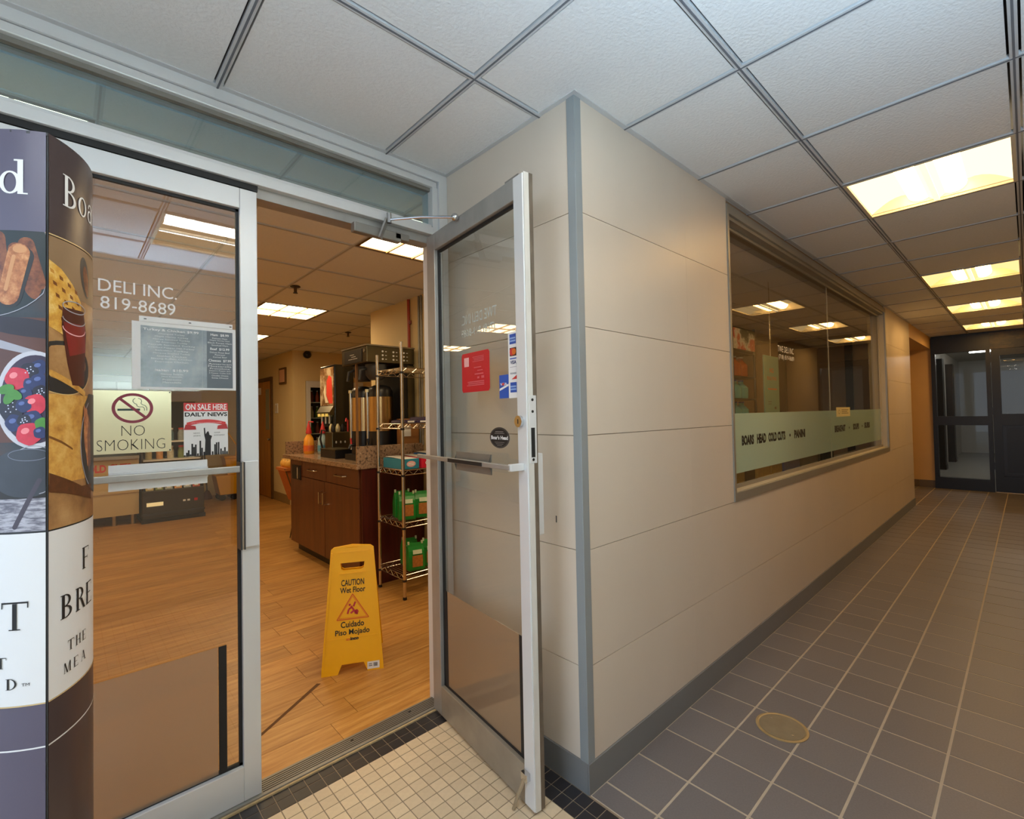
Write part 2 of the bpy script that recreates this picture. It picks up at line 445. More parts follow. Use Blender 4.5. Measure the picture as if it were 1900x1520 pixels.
for a in ((CX-.02, CY-.02, 8.45, CY), (CX-.02, CY, CX, 1.872), (-2., 1.852, CX-.02, 1.872), (-2., -.42, 10.52, -.40)): MB().box(a[0], a[1], H-.003, a[2], a[3], H+.012).build('wall_angle', m_tbar, cl_)
sxs = [-1.6, -1.13]+[.69+.61*k for k in range(-2, 13)]+[8.4]
sys_ = [1.955, 2.19]+[2.80+.615*k for k in range(12)]+[10.1]
slit = {(i, j) for i in (5,) for j in (1, 5, 8)} | {(8, 1), (2, 1), (1, 5), (1, 8)}
ceiling('ceiling.001', 'tan lit tile ceiling inside the deli', HI, sxs, sys_, slit, slot=mat('faint_grid_slot', 'a9a9a6', .7), gap=.02, bw=.012)
MB().box(1.5, 1.25, HI, 8.4, 1.955, HI+.04).build('ceiling_margin', m_tile_ceil, bpy.data.objects['ceiling.001'])

# recessed lights
e_cove = emit('lit_cove', (1., .66, .27), 1.3)
e_cove_near = emit('lit_cove_near', (1., .82, .52), 1.6)
e_basket = emit('lit_basket', (1., .56, .17), CORRIDOR_LIGHT)
e_cell = emit('lit_lens', (1., .74, .41), STORE_LIGHT)
e_coolcove = emit('lit_cove_cool', (.86, .93, 1.), 1.5)
e_coolbasket = emit('lit_basket_cool', (.90, .95, 1.), CORRIDOR_LIGHT*1.2)
e_midbasket = emit('lit_basket_neutral', (1., .90, .78), CORRIDOR_LIGHT)
m_lightframe = mat('light_frame', 'd8cfb8', .4)
m_spine = mat('fixture_spine', 'efe6cf', .4, emis=1.2, ecol=(1., .85, .55))
def troffer(x0, x1, y0, y1, z, label, cove=e_cove, basket=e_basket):
    cx, cy = (x0+x1)/2, (y0+y1)/2
    t = thing('ceiling_light', label, 'light', (cx, cy, z), group='recessed corridor ceiling lights')
    for a in ((x0, y0, x1, y0+.014), (x0, y1-.014, x1, y1), (x0, y0+.014, x0+.014, y1-.014), (x1-.014, y0+.014, x1, y1-.014)):
        box('frame', m_lightframe, t, a[0], a[1], z-.006, a[2], a[3], z+.02)
    for s in (-1, 1):   # curved coves either side
        b = MB(); n = 10; vs = []
        for k in range(n+1):
            q = k/n; yy = cy+s*(.012+q*((y1-y0)/2-.026)); zz = z+.008+.075*math.sin(math.pi*min(1, q*1.0))*.9
            vs += [(x0+.014, yy, zz), (x1-.014, yy, zz)]
        b.add(vs, [(2*k, 2*k+2, 2*k+3, 2*k+1) for k in range(n)])
        b.build('cove', cove, t, smooth=True)
        b = MB(); vs = []
        for k in range(n+1):
            a = math.pi*k/n; yy = cy+s*(.07+.055*-math.cos(a)); zz = z+.06-.045*math.sin(a)
            vs += [(x0+.03, yy, zz), (x1-.03, yy, zz)]
        b.add(vs, [(2*k, 2*k+2, 2*k+3, 2*k+1) for k in range(n)])
        b.build('basket', basket, t, smooth=True)
    box('spine', m_spine, t, x0+.014, cy-.012, z-.002, x1-.014, cy+.012, z+.03)
    for xx in (x0+.014, x1-.02): box('end_plate', m_lightframe, t, xx, y0+.014, z+.008, xx+.006, y1-.014, z+.1)
    return t
names_l = ['recessed light overhead just before the deli doors', 'largest glowing recessed light above the grey corridor', 'second glowing recessed light along the corridor ceiling',
           'third glowing recessed light along the corridor ceiling', 'farthest recessed light right before the black doors']
for n_, x in zip(names_l, lit_x): troffer(x+.006, x+.634, .006, .6205, H, n_, e_cove_near if x < 4 else e_cove, e_midbasket if x < 1 else e_basket)
troffer(cxs[1]+.006, cxs[2]-.006, .006, .6205, H, 'unseen cool recessed light added near the open corridor end', e_coolcove, e_coolbasket)  # out-of-view cool fixture, added to cool the light near the camera
m_louver = mat('tan_louver', 'c89a58', .5)
def lensed(x0, x1, y0, y1, z, label):
    t = thing('ceiling_light', label, 'light', ((x0+x1)/2, (y0+y1)/2, z), group='recessed deli ceiling lights')
    for a in ((x0, y0, x1, y0+.02), (x0, y1-.02, x1, y1), (x0, y0+.02, x0+.02, y1-.02), (x1-.02, y0+.02, x1, y1-.02)):
        box('frame', m_framebrown, t, a[0], a[1], z-.005, a[2], a[3], z+.02)
    nxx, nyy = 3, 2
    for i in range(nxx):
        for j in range(nyy):
            ax, bx = x0+.02+(x1-x0-.04)*i/nxx, x0+.02+(x1-x0-.04)*(i+1)/nxx
            ay, by = y0+.02+(y1-y0-.04)*j/nyy, y0+.02+(y1-y0-.04)*(j+1)/nyy
            b = MB(); mxx, myy = (ax+bx)/2, (ay+by)/2
            b.add([(ax, ay, z+.002), (bx, ay, z+.002), (bx, by, z+.002), (ax, by, z+.002), (mxx, myy, z+.03)], [(0, 1, 4), (1, 2, 4), (2, 3, 4), (3, 0, 4)])
            b.build('lens_cell', e_cell, t)
    for i in range(1, nxx):
        xx = x0+.02+(x1-x0-.04)*i/nxx; box('louver', m_louver, t, xx-.006, y0+.02, z-.010, xx+.006, y1-.02, z+.008)
    yy = (y0+y1)/2; box('louver', m_louver, t, x0+.02, yy-.006, z-.010, x1-.02, yy+.006, z+.008)
sl = {(2, 1): 'gridded ceiling light just behind the left glass transom', (5, 1): 'gridded ceiling light right behind the door closer', (5, 5): 'gridded ceiling light past the first sprinkler in the deli',
      (5, 8): 'far gridded ceiling light half hidden by the door stile', (8, 1): 'unseen gridded light added by the deli seating side', (1, 5): 'unseen gridded light added mid deli over the left aisle', (1, 8): 'unseen gridded light added over the far deli counter'}  # last three lie out of view, added to light the deli
for (i, j), lb in sl.items(): lensed(sxs[i]+.006, sxs[i+1]-.006, sys_[j]+.006, sys_[j+1]-.006, HI, lb)

# ------------------------------------------------------------------ corridor wall, return wall
WX0, WX1, WZ0, WZ1 = 2.62, 6.83, .845, 2.457   # window opening
w = thing('wall_right', 'pale laminate panelled wall running along the corridor', 'wall', (CX, CY, 0), kind='structure')
core = MB()
for a in ((CX+.02, 0, 8.45, WZ0), (CX+.02, WZ0, WX0, H+.02), (WX1, WZ0, 8.45, H+.02), (WX0, WZ1, WX1, H+.02)):
    core.box(a[0], CY+.012, a[1], a[2], CY+.16, a[3])
core.build('core', m_joint, w)
rowz = [.105, .435, .845, 1.256, 1.65, 2.066, H]
colx = [CX+.03]+[CX+.812*k for k in range(1, 9)]+[8.45]
def panels(parent, zz, xx, plane):
    for z0, z1 in zip(zz, zz[1:]):
        for x0, x1 in zip(xx, xx[1:]):
            segs = [(x0, x1)]
            if plane == 'c' and z0 >= WZ0-.01:
                segs = []
                if x0 < WX0: segs.append((x0, min(x1, WX0)))
                if x1 > WX1: segs.append((max(x0, WX1), x1))
            for a, b in segs:
                if b-a < .01: continue
                g = .0012; gx_ = .0002
                if plane == 'c': MB().box(a+gx_, CY, z0+g, b-gx_, CY+.012, z1-g).build('wall_panel', m_panel, parent)
                else: MB().box(CX, a+gx_, z0+g, CX+.012, b-gx_, z1-g).build('wall_panel', m_panel, parent)
panels(w, rowz, colx, 'c')
MB().box(8.44, CY+.012, 0, 8.452, CY+.16, H).build('end_cap', m_panel, w)
w2 = thing('wall_return', 'short pale panelled return wall beside the open glass door', 'wall', (CX, 1.5, 0), kind='structure')
MB().box(CX+.012, CY+.16, 0, CX+.16, 1.98, H+.02).box(CX+.012, CY+.012, 0, CX+.02, CY+.16, H+.02).build('core', m_joint, w2)
panels(w2, rowz, [CY+.03, SY-.002], 'r')
# small marks on the return wall
sm = MB().box(CX-.0008, 1.207, .93, CX, 1.212, .955).build('wall_scuff', m_darkgrey, w2)
t = thing('trim_1', 'blue grey metal angle covering the wall corner', 'trim', (CX, CY, 0), kind='structure')
MB().box(CX-.003, CY-.003, .105, CX+.034, CY, H).box(CX-.003, CY, .105, CX, CY+.034, H).build('corner_angle', m_cornertrim, t, bevel=.001)
b = thing('baseboard_right', 'grey vinyl baseboard along the corridor wall', 'baseboard', (CX, CY, 0), kind='structure')
MB().box(CX-.004, CY-.006, 0, 8.452, CY, .105).build('base_strip', m_basegrey, b)
b = thing('baseboard_return', 'dark grey vinyl baseboard under the return wall', 'baseboard', (CX, 1.5, 0), kind='structure')
MB().box(CX-.006, CY, 0, CX, 1.86, .105).build('base_strip', m_basegrey, b)
CEILING_FILL = 50.  # trough and lamp behind the camera, added to brighten the near ceiling
fill_root = thing('added_ceiling_fill', 'unseen cool fill light added to brighten the near ceiling', 'light', (.42, -.36, 1.55))
MB().prism([(-.42, 1.48), (-.42, 1.55), (-.40, 1.55), (-.395, 1.50), (-.305, 1.50), (-.30, 1.55), (-.29, 1.55), (-.30, 1.48)], .12, .72, 'x').build('trough', m_alu, fill_root)
for a in (.116, .72): box('end_cap', m_alu, fill_root, a, -.42, 1.48, a+.004, -.29, 1.55)
la = bpy.data.lights.new('fill_lamp', 'AREA'); la.shape = 'RECTANGLE'; la.size = .56; la.size_y = .07; la.energy = CEILING_FILL; la.color = (.52, .77, 1.)
lo = bpy.data.objects.new('fill_lamp', la); COL.objects.link(lo); lo.parent = fill_root; lo.location = (0, .01, -.03); lo.rotation_euler = (math.pi, 0, 0)
tag(MB().box(-2., -.60, 0, 10.6, -.42, H+.03).build('wall_opposite', m_plaster2), 'plain beige wall behind the viewer across the corridor', 'wall', kind='structure')

# ------------------------------------------------------------------ storefront frame
fr = thing('trim_2', 'silver aluminium storefront frame around the deli doors and transom', 'door frame', (.5, SY, 0), kind='structure')
box('top_rail', m_alu, fr, -2.0, 1.872, 2.448, CX, 1.975, H)
box('top_bead', m_alu, fr, -2.0, 1.882, 2.418, 1.293, 1.965, 2.447, bevel=.003)
box('transom_soffit', m_alu_dark, fr, -2.0, 1.9, 2.402, 1.268, 1.955, 2.418)
box('header', m_alu, fr, -2.0, 1.872, 2.186, 1.262, 1.975, 2.222, bevel=.002)
box('header_bead', m_alu, fr, -2.0, 1.885, 2.222, 1.262, 1.96, 2.236)
box('door_stop', m_alu_worn, fr, .512, 1.90, 2.148, 1.262, 1.97, 2.186)
box('stop_groove', m_gasket, fr, -.24, 1.885, 2.165, .511, 1.93, 2.186)
box('jamb', m_alu, fr, 1.296, 1.868, 0, CX-.001, 1.975, 2.448)
box('jamb', m_alu, fr, 1.266, 1.88, 0, 1.296, 1.97, 2.418, bevel=.002)
box('jamb', m_alu, fr, -.32, 1.872, 0, -.242, 1.975, 2.186)
th = box('threshold', m_alu_dark, fr, -.24, 1.871, 0, 1.266, 1.957, .012, bevel=.003)
for k in range(6): box('threshold_groove', m_gasket, th, .512, 1.885+.011*k, .0115, 1.264, 1.888+.011*k, .0128)
box('mortar_edge', mat('worn_mortar', 'b9a078', .9, var=.35, vscale=40), fr, .3, 1.862, 0, 1.27, 1.872, .006)
for xx in (.86, 1.13): MB().cyl((xx, 1.925, .0115), (xx, 1.925, .0132), .006, 10).build('screw', m_black, th)
# overhead closer: body under the header, bracket and arm reaching to the open door
cl = box('door_closer', m_alu_dark, fr, .87, 1.865, 2.108, 1.09, 1.9, 2.148, bevel=.004)
box('closer_bracket', m_alu_dark, fr, 1.06, 1.865, 2.12, 1.13, 1.9, 2.15, bevel=.003)
hinge = Vector((1.225, 1.87)); DANG = math.radians(-96.8)
def door_pt(x, y, z):
    c, s = math.cos(DANG), math.sin(DANG); return (hinge.x+c*x-s*y, hinge.y+s*x+c*y, z)
a_end = Vector(door_pt(.285, -.012, 2.157)); a0 = Vector((1.018, 1.845, 2.185))
MB().tube([a0, a0.lerp(a_end, .5)+Vector((0, 0, .006)), a_end], .0055, 8).build('arm', m_chrome, cl, smooth=True)
MB().cyl((1.018, 1.845, 2.17), (1.018, 1.845, 2.212), .011, 12).build('pivot', m_chrome, cl, smooth=True)
MB().add([(1.03, 1.868, 2.19), (1.006, 1.84, 2.19), (.972, 1.84, 2.098), (.996, 1.868, 2.098), (1.024, 1.872, 2.19), (1.0, 1.846, 2.19), (.966, 1.846, 2.098), (.99, 1.872, 2.098)],
         [(0, 1, 2, 3), (7, 6, 5, 4), (0, 4, 5, 1), (1, 5, 6, 2), (2, 6, 7, 3), (3, 7, 4, 0)]).build('lever', m_alu_worn, cl)
MB().sphere(a_end, .016, 12, 8).build('arm_shoe', m_chrome, cl, smooth=True)
# solid storefront wall left of the doors, hidden behind the banner
tag(MB().box(-2.0, 1.88, 0, -.321, 1.97, 2.184).build('wall_front', m_plaster2), 'beige wall left of the doors behind the banner', 'wall', kind='structure')
tw = thing('window_2', 'glass transom strip above the deli doors, cool reflection in its tint', 'window', (.3, 1.92, 2.236), kind='structure')
MB().box(-2.0, 1.918, 2.236, 1.266, 1.922, 2.402).build('pane', m_transom, tw)

# ------------------------------------------------------------------ doors
def leaf(d, x0, x1, y0, y1, gx0, gx1, gz0, gz1, ztop, flip):
    """stiles, rails, gasket, pane in local coordinates; y0 is the seen face"""
    zb = .012
    box('hinge_stile' if flip else 'stile', m_alu if not flip else m_alu_worn, d, x0, y0, zb, gx0, y1, ztop, bevel=.002)
    box('stile', m_alu, d, gx1, y0, zb, x1, y1, ztop, bevel=.002)
    box('bottom_rail', m_alu_dirty if flip else m_alu, d, gx0, y0, zb, gx1, y1, gz0, bevel=.002)
    box('top_rail', m_alu_worn if flip else m_alu, d, gx0, y0, gz1, gx1, y1, ztop, bevel=.002)
    ym = (y0+y1)/2
    for a in ((gx0, gz0, gx0+.01, gz1), (gx1-.01, gz0, gx1, gz1), (gx0, gz0, gx1, gz0+.01), (gx0, gz1-.01, gx1, gz1)):
        box('gasket', m_gasket, d, a[0], ym-.006, a[1], a[2], ym+.006, a[3])
    MB().box(gx0, ym-.002, gz0, gx1, ym+.002, gz1).build('pane', m_clear, d)
d1 = thing('door_1', 'closed glass deli door with silver frame and push bar', 'door', (-.238, 1.885, 0), kind='structure')
leaf(d1, -.238, .508, 1.885, 1.93, -.17, .452, .13, 2.09, 2.162, False)
pb = box('push_bar', m_alu_worn, d1, -.17, 1.842, 1.156, .44, 1.856, 1.178, bevel=.003)
for z0, z1 in ((1.179, 1.206), (1.128, 1.155)):
    MB().prism([(1.868, z0), (1.874, z0), (1.874, z1), (1.868, z1)], .091, .345, 'x').build('push_plate', m_whitepanel if False else m_alu, pb)
MB().prism([(1.858, 1.150), (1.876, 1.150), (1.876, 1.184), (1.858, 1.184)], .091, .345, 'x').build('push_plate_channel', m_alu, pb)
pu = MB().box(.452, 1.868, .89, .503, 1.885, 1.19).build('pull_plate', m_alu, d1, bevel=.002)
MB().box(.436, 1.84, .89, .442, 1.885, 1.19).box(.448, 1.84, .89, .452, 1.885, 1.19).build('pull_channel', m_darkgrey, pu)
MB().box(.4425, 1.842, .89, .4475, 1.87, 1.19).build('pull_lip', m_chrome, pu)
box('kick_film', m_kick, d1, -.165, 1.9, .135, .378, 1.902, .562)
box('tape_strip', m_gasket, d1, .38, 1.898, .135, .404, 1.901, .562)

d2 = thing('door_2', 'open glass deli door swung out against the return wall', 'door', (hinge.x, hinge.y, 0), DANG, kind='structure')
leaf(d2, -.005, .725, 0, .045, .07, .672, .14, 2.085, 2.162, True)
box('edge_channel', m_white_edge, d2, .7255, .004, .012, .728, .026, 2.166)
box('edge_channel', mat('rusty_dark_edge', '6e6254', .6, metal=.2, var=.6, vscale=40, stretch=(1, 1, .3)), d2, .7255, .027, .012, .728, .043, 2.166)
pb = box('push_bar', m_alu_worn, d2, -.02, -.058, 1.148, .7, -.045, 1.166, bevel=.003)
box('bar_bracket', m_alu, pb, .688, -.056, 1.145, .706, 0, 1.169, bevel=.002)
MB().prism([(-.02, 1.19), (-.014, 1.19), (-.014, 1.165), (-.03, 1.158), (-.03, 1.148), (-.014, 1.142), (-.014, 1.115), (-.02, 1.115)], .274, .53, 'x').build('push_plate', m_alu_dark, pb)
box('plate_insert', m_gasket, pb, .275, -.0605, 1.15, .529, -.059, 1.164)
MB().cyl((.69, 0, 1.312), (.69, -.012, 1.312), .020, 18).build('lock_cylinder', m_chrome, d2, smooth=True)
box('keyhole', m_gasket, d2, .688, -.0125, 1.304, .692, -.0118, 1.32)
box('latch_plate', m_alu, d2, .728, .007, 1.17, .7295, .038, 1.40, bevel=.0005)
box('latch_slot', m_gasket, d2, .7294, .014, 1.19, .7302, .03, 1.29)
for zz in (1.385, 1.345, 1.182): MB().cyl((.7294, .022, zz), (.7302, .022, zz), .005, 10).build('latch_screw', m_gasket, d2)
box('pull_channel', m_alu, d2, .66, .045, .92, .715, .075, 1.20, bevel=.002)
box('top_pivot_cover', m_alu_dark, d2, .62, .003, 2.162, .70, .03, 2.17)
box('kick_film', m_kick, d2, .102, .0185, .145, .632, .0195, .562)
for a in (.082, .634): box('tape_strip', m_gasket, d2, a, .0165, .145, a+.024, .0185, .562)
kd = MB().tube([(.69, -.012, .115), (.672, -.03, .05), (.66, -.04, .004)], .006, 8).build('kick_down_stop', m_steel, d2, smooth=True)
box('stop_clip', m_chrome, kd, .675, -.018, .105, .705, 0, .13)

# ------------------------------------------------------------------ writing and decals on the doors
def front(dy): return lambda x, z: (x, dy, z)
m_etch = mat('pale_etched_letters', 'b9c4c2', .6)
D1G = front(1.9048)
lettering('E', m_white, d1, D1G, .034, .052, 1.735, 1.772)
lettering('DELI INC.', m_white, d1, D1G, .07, .268, 1.737, 1.775)
lettering(')', m_white, d1, D1G, .045, .053, 1.682, 1.722)
lettering('819-8689', m_white, d1, D1G, .075, .264, 1.684, 1.722)
D2G = lambda x, z: (x, .0198, z)
lettering('TWE DELI INC.', m_etch, d2, D2G, .267, .528, 1.71, 1.75, mirror=True)
lettering('(718) 819-8689', m_etch, d2, D2G, .267, .515, 1.65, 1.69, mirror=True)

def sheet(name, label, cat, m, x0, z0, x1, z1, y=1.9045, th=.0012):
    t = thing(name, label, cat, ((x0+x1)/2, y, z0))
    box('backing', m, t, x0, y-th, z0, x1, y, z1)
    return t, (lambda x, z: (x, y-th-.0003, z)), (lambda x, z: (x, y-th-.0006, z)), (lambda x, z: (x, y-th-.0009, z))
# no smoking plate
m_goldplate = mat('pale_brass_plate', 'e6dfb8', .22, metal=.25, var=.06, vscale=3)
t, P1, P2, P3 = sheet('no_smoking_sign', 'pale brass no smoking plate on the left glass door', 'sign', m_goldplate, .046, 1.239, .251, 1.434, y=1.9045, th=.002)
ring('ban_ring', m_maroon, t, P1, .152, 1.379, .0515, .047, .0085)
rects('cigarette', mat('dark_green_print', '2d4440', .5), t, P1, [(.1145, 1.371, .17, 1.3775)])
strokes('ban_bar', m_maroon, t, P2, [[(.118, 1.411), (.186, 1.347)]], .008)
strokes('smoke', mat('dark_green_print.001', '2d4440', .5), t, P1,
        [[(.158, 1.410), (.153, 1.406), (.152, 1.400), (.156, 1.394), (.162, 1.391), (.162, 1.386), (.167, 1.383), (.177, 1.383), (.181, 1.378), (.181, 1.371)],
         [(.165, 1.410), (.172, 1.407), (.174, 1.401), (.172, 1.394), (.176, 1.390), (.183, 1.387), (.187, 1.38), (.187, 1.371)]], .0017)
lettering('NO', m_black_print, t, P1, .124, .182, 1.293, 1.325, off=-.022)
lettering('SMOKING', m_black_print, t, P1, .066, .234, 1.249, 1.282, off=-.022)
for xx, zz in ((.05, 1.43), (.247, 1.43), (.05, 1.243), (.247, 1.243)): rects('pin', m_black_print, t, P1, [(xx-.002, zz-.002, xx+.002, zz+.002)])
# menu sheet
m_menudark = ramp_mat('menu_photo_print', [(.3, '5a636d'), (.5, '87919b'), (.62, 'a2aab0'), (.75, '7d6a70')], 9, .25)
t, P1, P2, P3 = sheet('menu_sheet', 'white bordered dark price menu taped inside the left door', 'menu', m_whitepanel, .150, 1.440, .440, 1.655, y=1.9045)
box('clip_strip', m_whitepanel, t, .168, 1.901, 1.655, .430, 1.9045, 1.672)
for xx in (.180, .300, .420): rects('clip_hole', m_black_print, t, front(1.9005), [(xx, 1.662, xx+.007, 1.665)])
rects('printed_photo', m_menudark, t, P1, [(.172, 1.447, .430, 1.643)])
rects('panel', mat('menu_dark_column', '5c6570', .4), t, P2, [(.352, 1.447, .430, 1.643)])
rects('fold_line', mat('menu_fold', '9aa4ac', .4), t, P2, [(.3385, 1.447, .3395, 1.643)])
def menu(col_x0, col_x1, rows):
    for s, z, h, wd in rows:
        c = (col_x0+col_x1)/2
        lettering(s, m_white, t, P3, c-wd/2, c+wd/2, z, z+h, off=.012 if h > .006 else -.005)
menu(.172, .335, [('Turkey & Chicken $9.99', 1.626, .010, .150), ('Ovengold Turkey', 1.617, .0055, .07), ('Maple Honey Turkey', 1.608, .0055, .09), ('Honey Smoked Turkey', 1.599, .0055, .10),
     ('All American Turkey', 1.590, .0055, .085), ('Pitcraft Smoked Turkey', 1.581, .0055, .13), ('Cracked Pepper Mill Turkey', 1.572, .0055, .125), ('Salsalito Turkey', 1.563, .0055, .09),
     ('Mesquite Smoked Turkey', 1.554, .0055, .10), ('Golden Chicken', 1.545, .0055, .08), ('Blazing Buffalo Chicken', 1.536, .0055, .11), ('Everroast Chicken', 1.527, .0055, .09),
     ('Italian  $10.99', 1.497, .009, .09), ('Genoa Salami', 1.487, .0055, .06), ('Hot Capicola', 1.478, .0055, .055), ('Prosciutto', 1.469, .0055, .05), ('Mortadella', 1.460, .0055, .05)])
menu(.352, .430, [('Ham  $8.99', 1.626, .0095, .055), ('Deluxe Ham', 1.617, .005, .045), ('Maple Honey Ham', 1.609, .005, .06), ('Black Forest Ham', 1.601, .005, .072), ('Smoked Ham', 1.593, .005, .05),
     ('Beef  $12.99', 1.577, .0095, .058), ('Deluxe Roast Beef', 1.568, .005, .06), ('Pastrami', 1.560, .005, .03), ('Corned Beef', 1.552, .005, .042),
     ('Cheeses  $7.99', 1.537, .0095, .068), ('American', 1.528, .005, .07), ('Mozzarella', 1.520, .005, .07), ('Provolone', 1.512, .005, .06), ('Jalapeno Pepper Jack', 1.504, .005, .066), ('3 Pepper Colby Jack', 1.496, .005, .066), ('Cheddar Cheese', 1.488, .005, .05), ('Swiss Cheese', 1.480, .005, .05)])
# newspaper poster
t, P1, P2, P3 = sheet('newspaper_poster', 'red and white newspaper sale poster with skyline beside the no smoking plate', 'poster', m_whitepanel, .285, 1.218, .414, 1.396, y=1.9045)
rects('red_banner', m_red_print, t, P1, [(.285, 1.368, .414, 1.396)])
lettering('ON SALE HERE', m_white, t, P2, .290, .410, 1.372, 1.392, off=.02)
lettering('DAILY NEWS', m_black_print, t, P1, .288, .412, 1.350, 1.364, off=.03)
def arcband(x0, x1, za, sag, hgt, n=12):
    up = [(x0+(x1-x0)*i/n, za+sag*math.sin(math.pi*i/n)) for i in range(n+1)]; return up+[(x, z-hgt) for x, z in up[::-1]]
poly('ribbon', m_red_print, t, P1, arcband(.293, .407, 1.330, .010, .012))
poly('ribbon_tail', mat('dark_red_print', 'b02a30', .5), t, P2, [(.285, 1.306), (.320, 1.306), (.318, 1.318), (.290, 1.324)])
poly('ribbon_tail', mat('dark_red_print.001', 'b02a30', .5), t, P2, [(.414, 1.306), (.381, 1.306), (.383, 1.318), (.409, 1.324)])
lettering("NEW YORK'S HOMETOWN PAPER", m_pink_print, t, P2, .305, .395, 1.3265, 1.3305)
sky = [(.285, .004), (.291, .012), (.296, .020), (.301, .006), (.306, .041), (.311, .03), (.316, .038), (.322, .008), (.329, .05), (.334, .026), (.340, .012), (.365, .012), (.372, .036), (.377, .042), (.383, .043), (.390, .02), (.396, .012), (.402, .024), (.408, .01)]
for x, h in sky: rects('skyline_tower', m_black_print, t, P1, [(x, 1.218, x+.0048, 1.218+h)])
poly('statue', m_black_print, t, P2, [(.344, 1.218), (.346, 1.27), (.343, 1.285), (.3415, 1.310), (.345, 1.312), (.347, 1.29), (.351, 1.297), (.3545, 1.300), (.357, 1.294), (.358, 1.287), (.366, 1.283), (.362, 1.27), (.362, 1.218)])
for s, x0, x1, z in (('NEWS', .312, .330, 1.292), ('SPORTS', .312, .332, 1.283), ('GOSSIP', .372, .390, 1.292), ('ENTERTAINMENT', .372, .404, 1.283)): lettering(s, m_black_print, t, P1, x0, x1, z, z+.004)

# decals on the open door: local door coordinates carried by an Empty at the same hinge
def decal(name, label, cat, xc, zc):
    p = door_pt(xc-.022, .019, zc)
    t = thing(name, label, cat, p, DANG, local=True); dx, dz = xc, zc
    return t, (lambda k: (lambda x, z: (x-dx, -.0006*k, z-dz)))
t, L = decal('red_decal', 'red notice sticker with pale reversed print on the open door', 'sticker', .395, 1.51)
poly('backing', m_red_dec, t, L(1), [(.29, 1.44), (.297, 1.43), (.49, 1.43), (.499, 1.44), (.499, 1.58), (.49, 1.59), (.297, 1.59), (.29, 1.58)])
rects('white_patch', m_pink_print, t, L(2), [(.31, 1.535, .348, 1.572)])
rects('print_lines', mat('faded_red_print', 'd8606c', .5), t, L(2), [(.375+.006*(k % 3), 1.568-.006*k, .46, 1.571-.006*k) for k in range(4)]+[(.39, 1.498, .455, 1.503), (.41, 1.512, .45, 1.516), (.385, 1.525, .44, 1.529), (.33, 1.455, .46, 1.459), (.34, 1.462, .46, 1.466), (.335, 1.469, .46, 1.473), (.41, 1.482, .425, 1.49), (.44, 1.482, .46, 1.492)])
t, L = decal('card_decal', 'white strip of payment card logos on the open door', 'sticker', .65, 1.512)
rects('backing', m_white, t, L(1), [(.622, 1.395, .678, 1.632)])
for z in (1.588, 1.415):
    rects('blue_square', m_blue_dec, t, L(2), [(.632, z, .670, z+.036)])
    rects('blue_square_print', mat('pale_blue_print', '8fb2e8', .5), t, L(3), [(.634, z+.018, .668, z+.024), (.634, z+.008, .668, z+.014)])
rects('dark_square', mat('dark_maroon_print', '3a1a1c', .5), t, L(2), [(.632, 1.545, .672, 1.575)])
poly('red_disc', m_red_print, t, L(3), ellipse_pts(.646, 1.56, .014, .0135)); poly('orange_disc', m_orange_print, t, L(4), ellipse_pts(.659, 1.56, .012, .0115))
rects('blue_bar', m_blue_dec, t, L(2), [(.632, 1.534, .672, 1.538)])
lettering('VISA', mat('navy_print', '1c2a66', .5), t, L(2), .634, .670, 1.516, 1.529, off=.03)
rects('grey_rule', mat('grey_rule_print', 'a9a0a8', .5), t, L(2), [(.632, 1.505, .672, 1.5065)])
lettering('POWER', mat('navy_print.001', '2c3a66', .5), t, L(2), .634, .670, 1.479, 1.486)
poly('red_wedge', m_red_print, t, L(2), [(.64, 1.462), (.672, 1.476), (.672, 1.462)])
t, L = decal('blue_decal', 'small blue card logo sticker beside the payment strip', 'sticker', .592, 1.438)
rects('backing', m_blue_dec, t, L(1), [(.562, 1.396, .621, 1.482)])
poly('white_slash', m_white, t, L(2), [(.564, 1.424), (.621, 1.440), (.621, 1.448), (.564, 1.432)])
lettering('VISA', m_white, t, L(2), .568, .612, 1.443, 1.453, off=.03)
poly('red_disc', m_red_print, t, L(3), ellipse_pts(.588, 1.448, .008, .005))
t, L = decal('round_decal', 'round black brand sticker on the open door', 'sticker', .556, 1.251)
poly('backing', m_black_print, t, L(1), ellipse_pts(.556, 1.251, .064, .039, 40))
ring('gold_ring', mat('grey_ring_print', '6b6460', .5), t, L(2), .556, 1.251, .06, .0365, .002, wz=.0012)
lettering("Boar's Head", m_white, t, L(2), .502, .610, 1.244, 1.259, off=.03)
rects('small_print', mat('grey_ring_print.001', '8b8480', .5), t, L(2), [(.53, 1.272, .582, 1.2745), (.525, 1.266, .588, 1.268), (.525, 1.233, .588, 1.2345), (.532, 1.227, .58, 1.2285), (.54, 1.221, .572, 1.2225)])

# ------------------------------------------------------------------ standing lens-shaped banner
EB = Vector((-.028, 1.318)); RB = .25
CRb, CLb = Vector((-.205, 1.495)), Vector((.066, 1.55))
bn = thing('banner_stand', 'tall curved food advertising banner standing before the left glass door', 'banner', (-.05, 1.53, 0), local=False)
def panel_pt(side, off=0., clamp=False):
    C = CRb if side == 'R' else CLb; e = EB-C; R0 = e.length; sg = 1 if side == 'R' else -1
    a0 = math.atan2(e.y, e.x)
    def P(s, z):
        s = min(max(s, .0025), LARC-.0025) if clamp else s
        a = a0+sg*s/RB; r = R0+off
        return (C.x+r*math.cos(a), C.y+r*math.sin(a), z)
    return P
m_purple = mat('dark_purple_print', '5b566a', .35, var=.05)
m_brownp = mat('dark_umber_print', '46393a', .35, var=.05)
m_photo_dark = ramp_mat('dark_tabletop_photo_print', [(.3, '1f2527'), (.5, '33383d'), (.7, '4a3a36')], 8, .35)
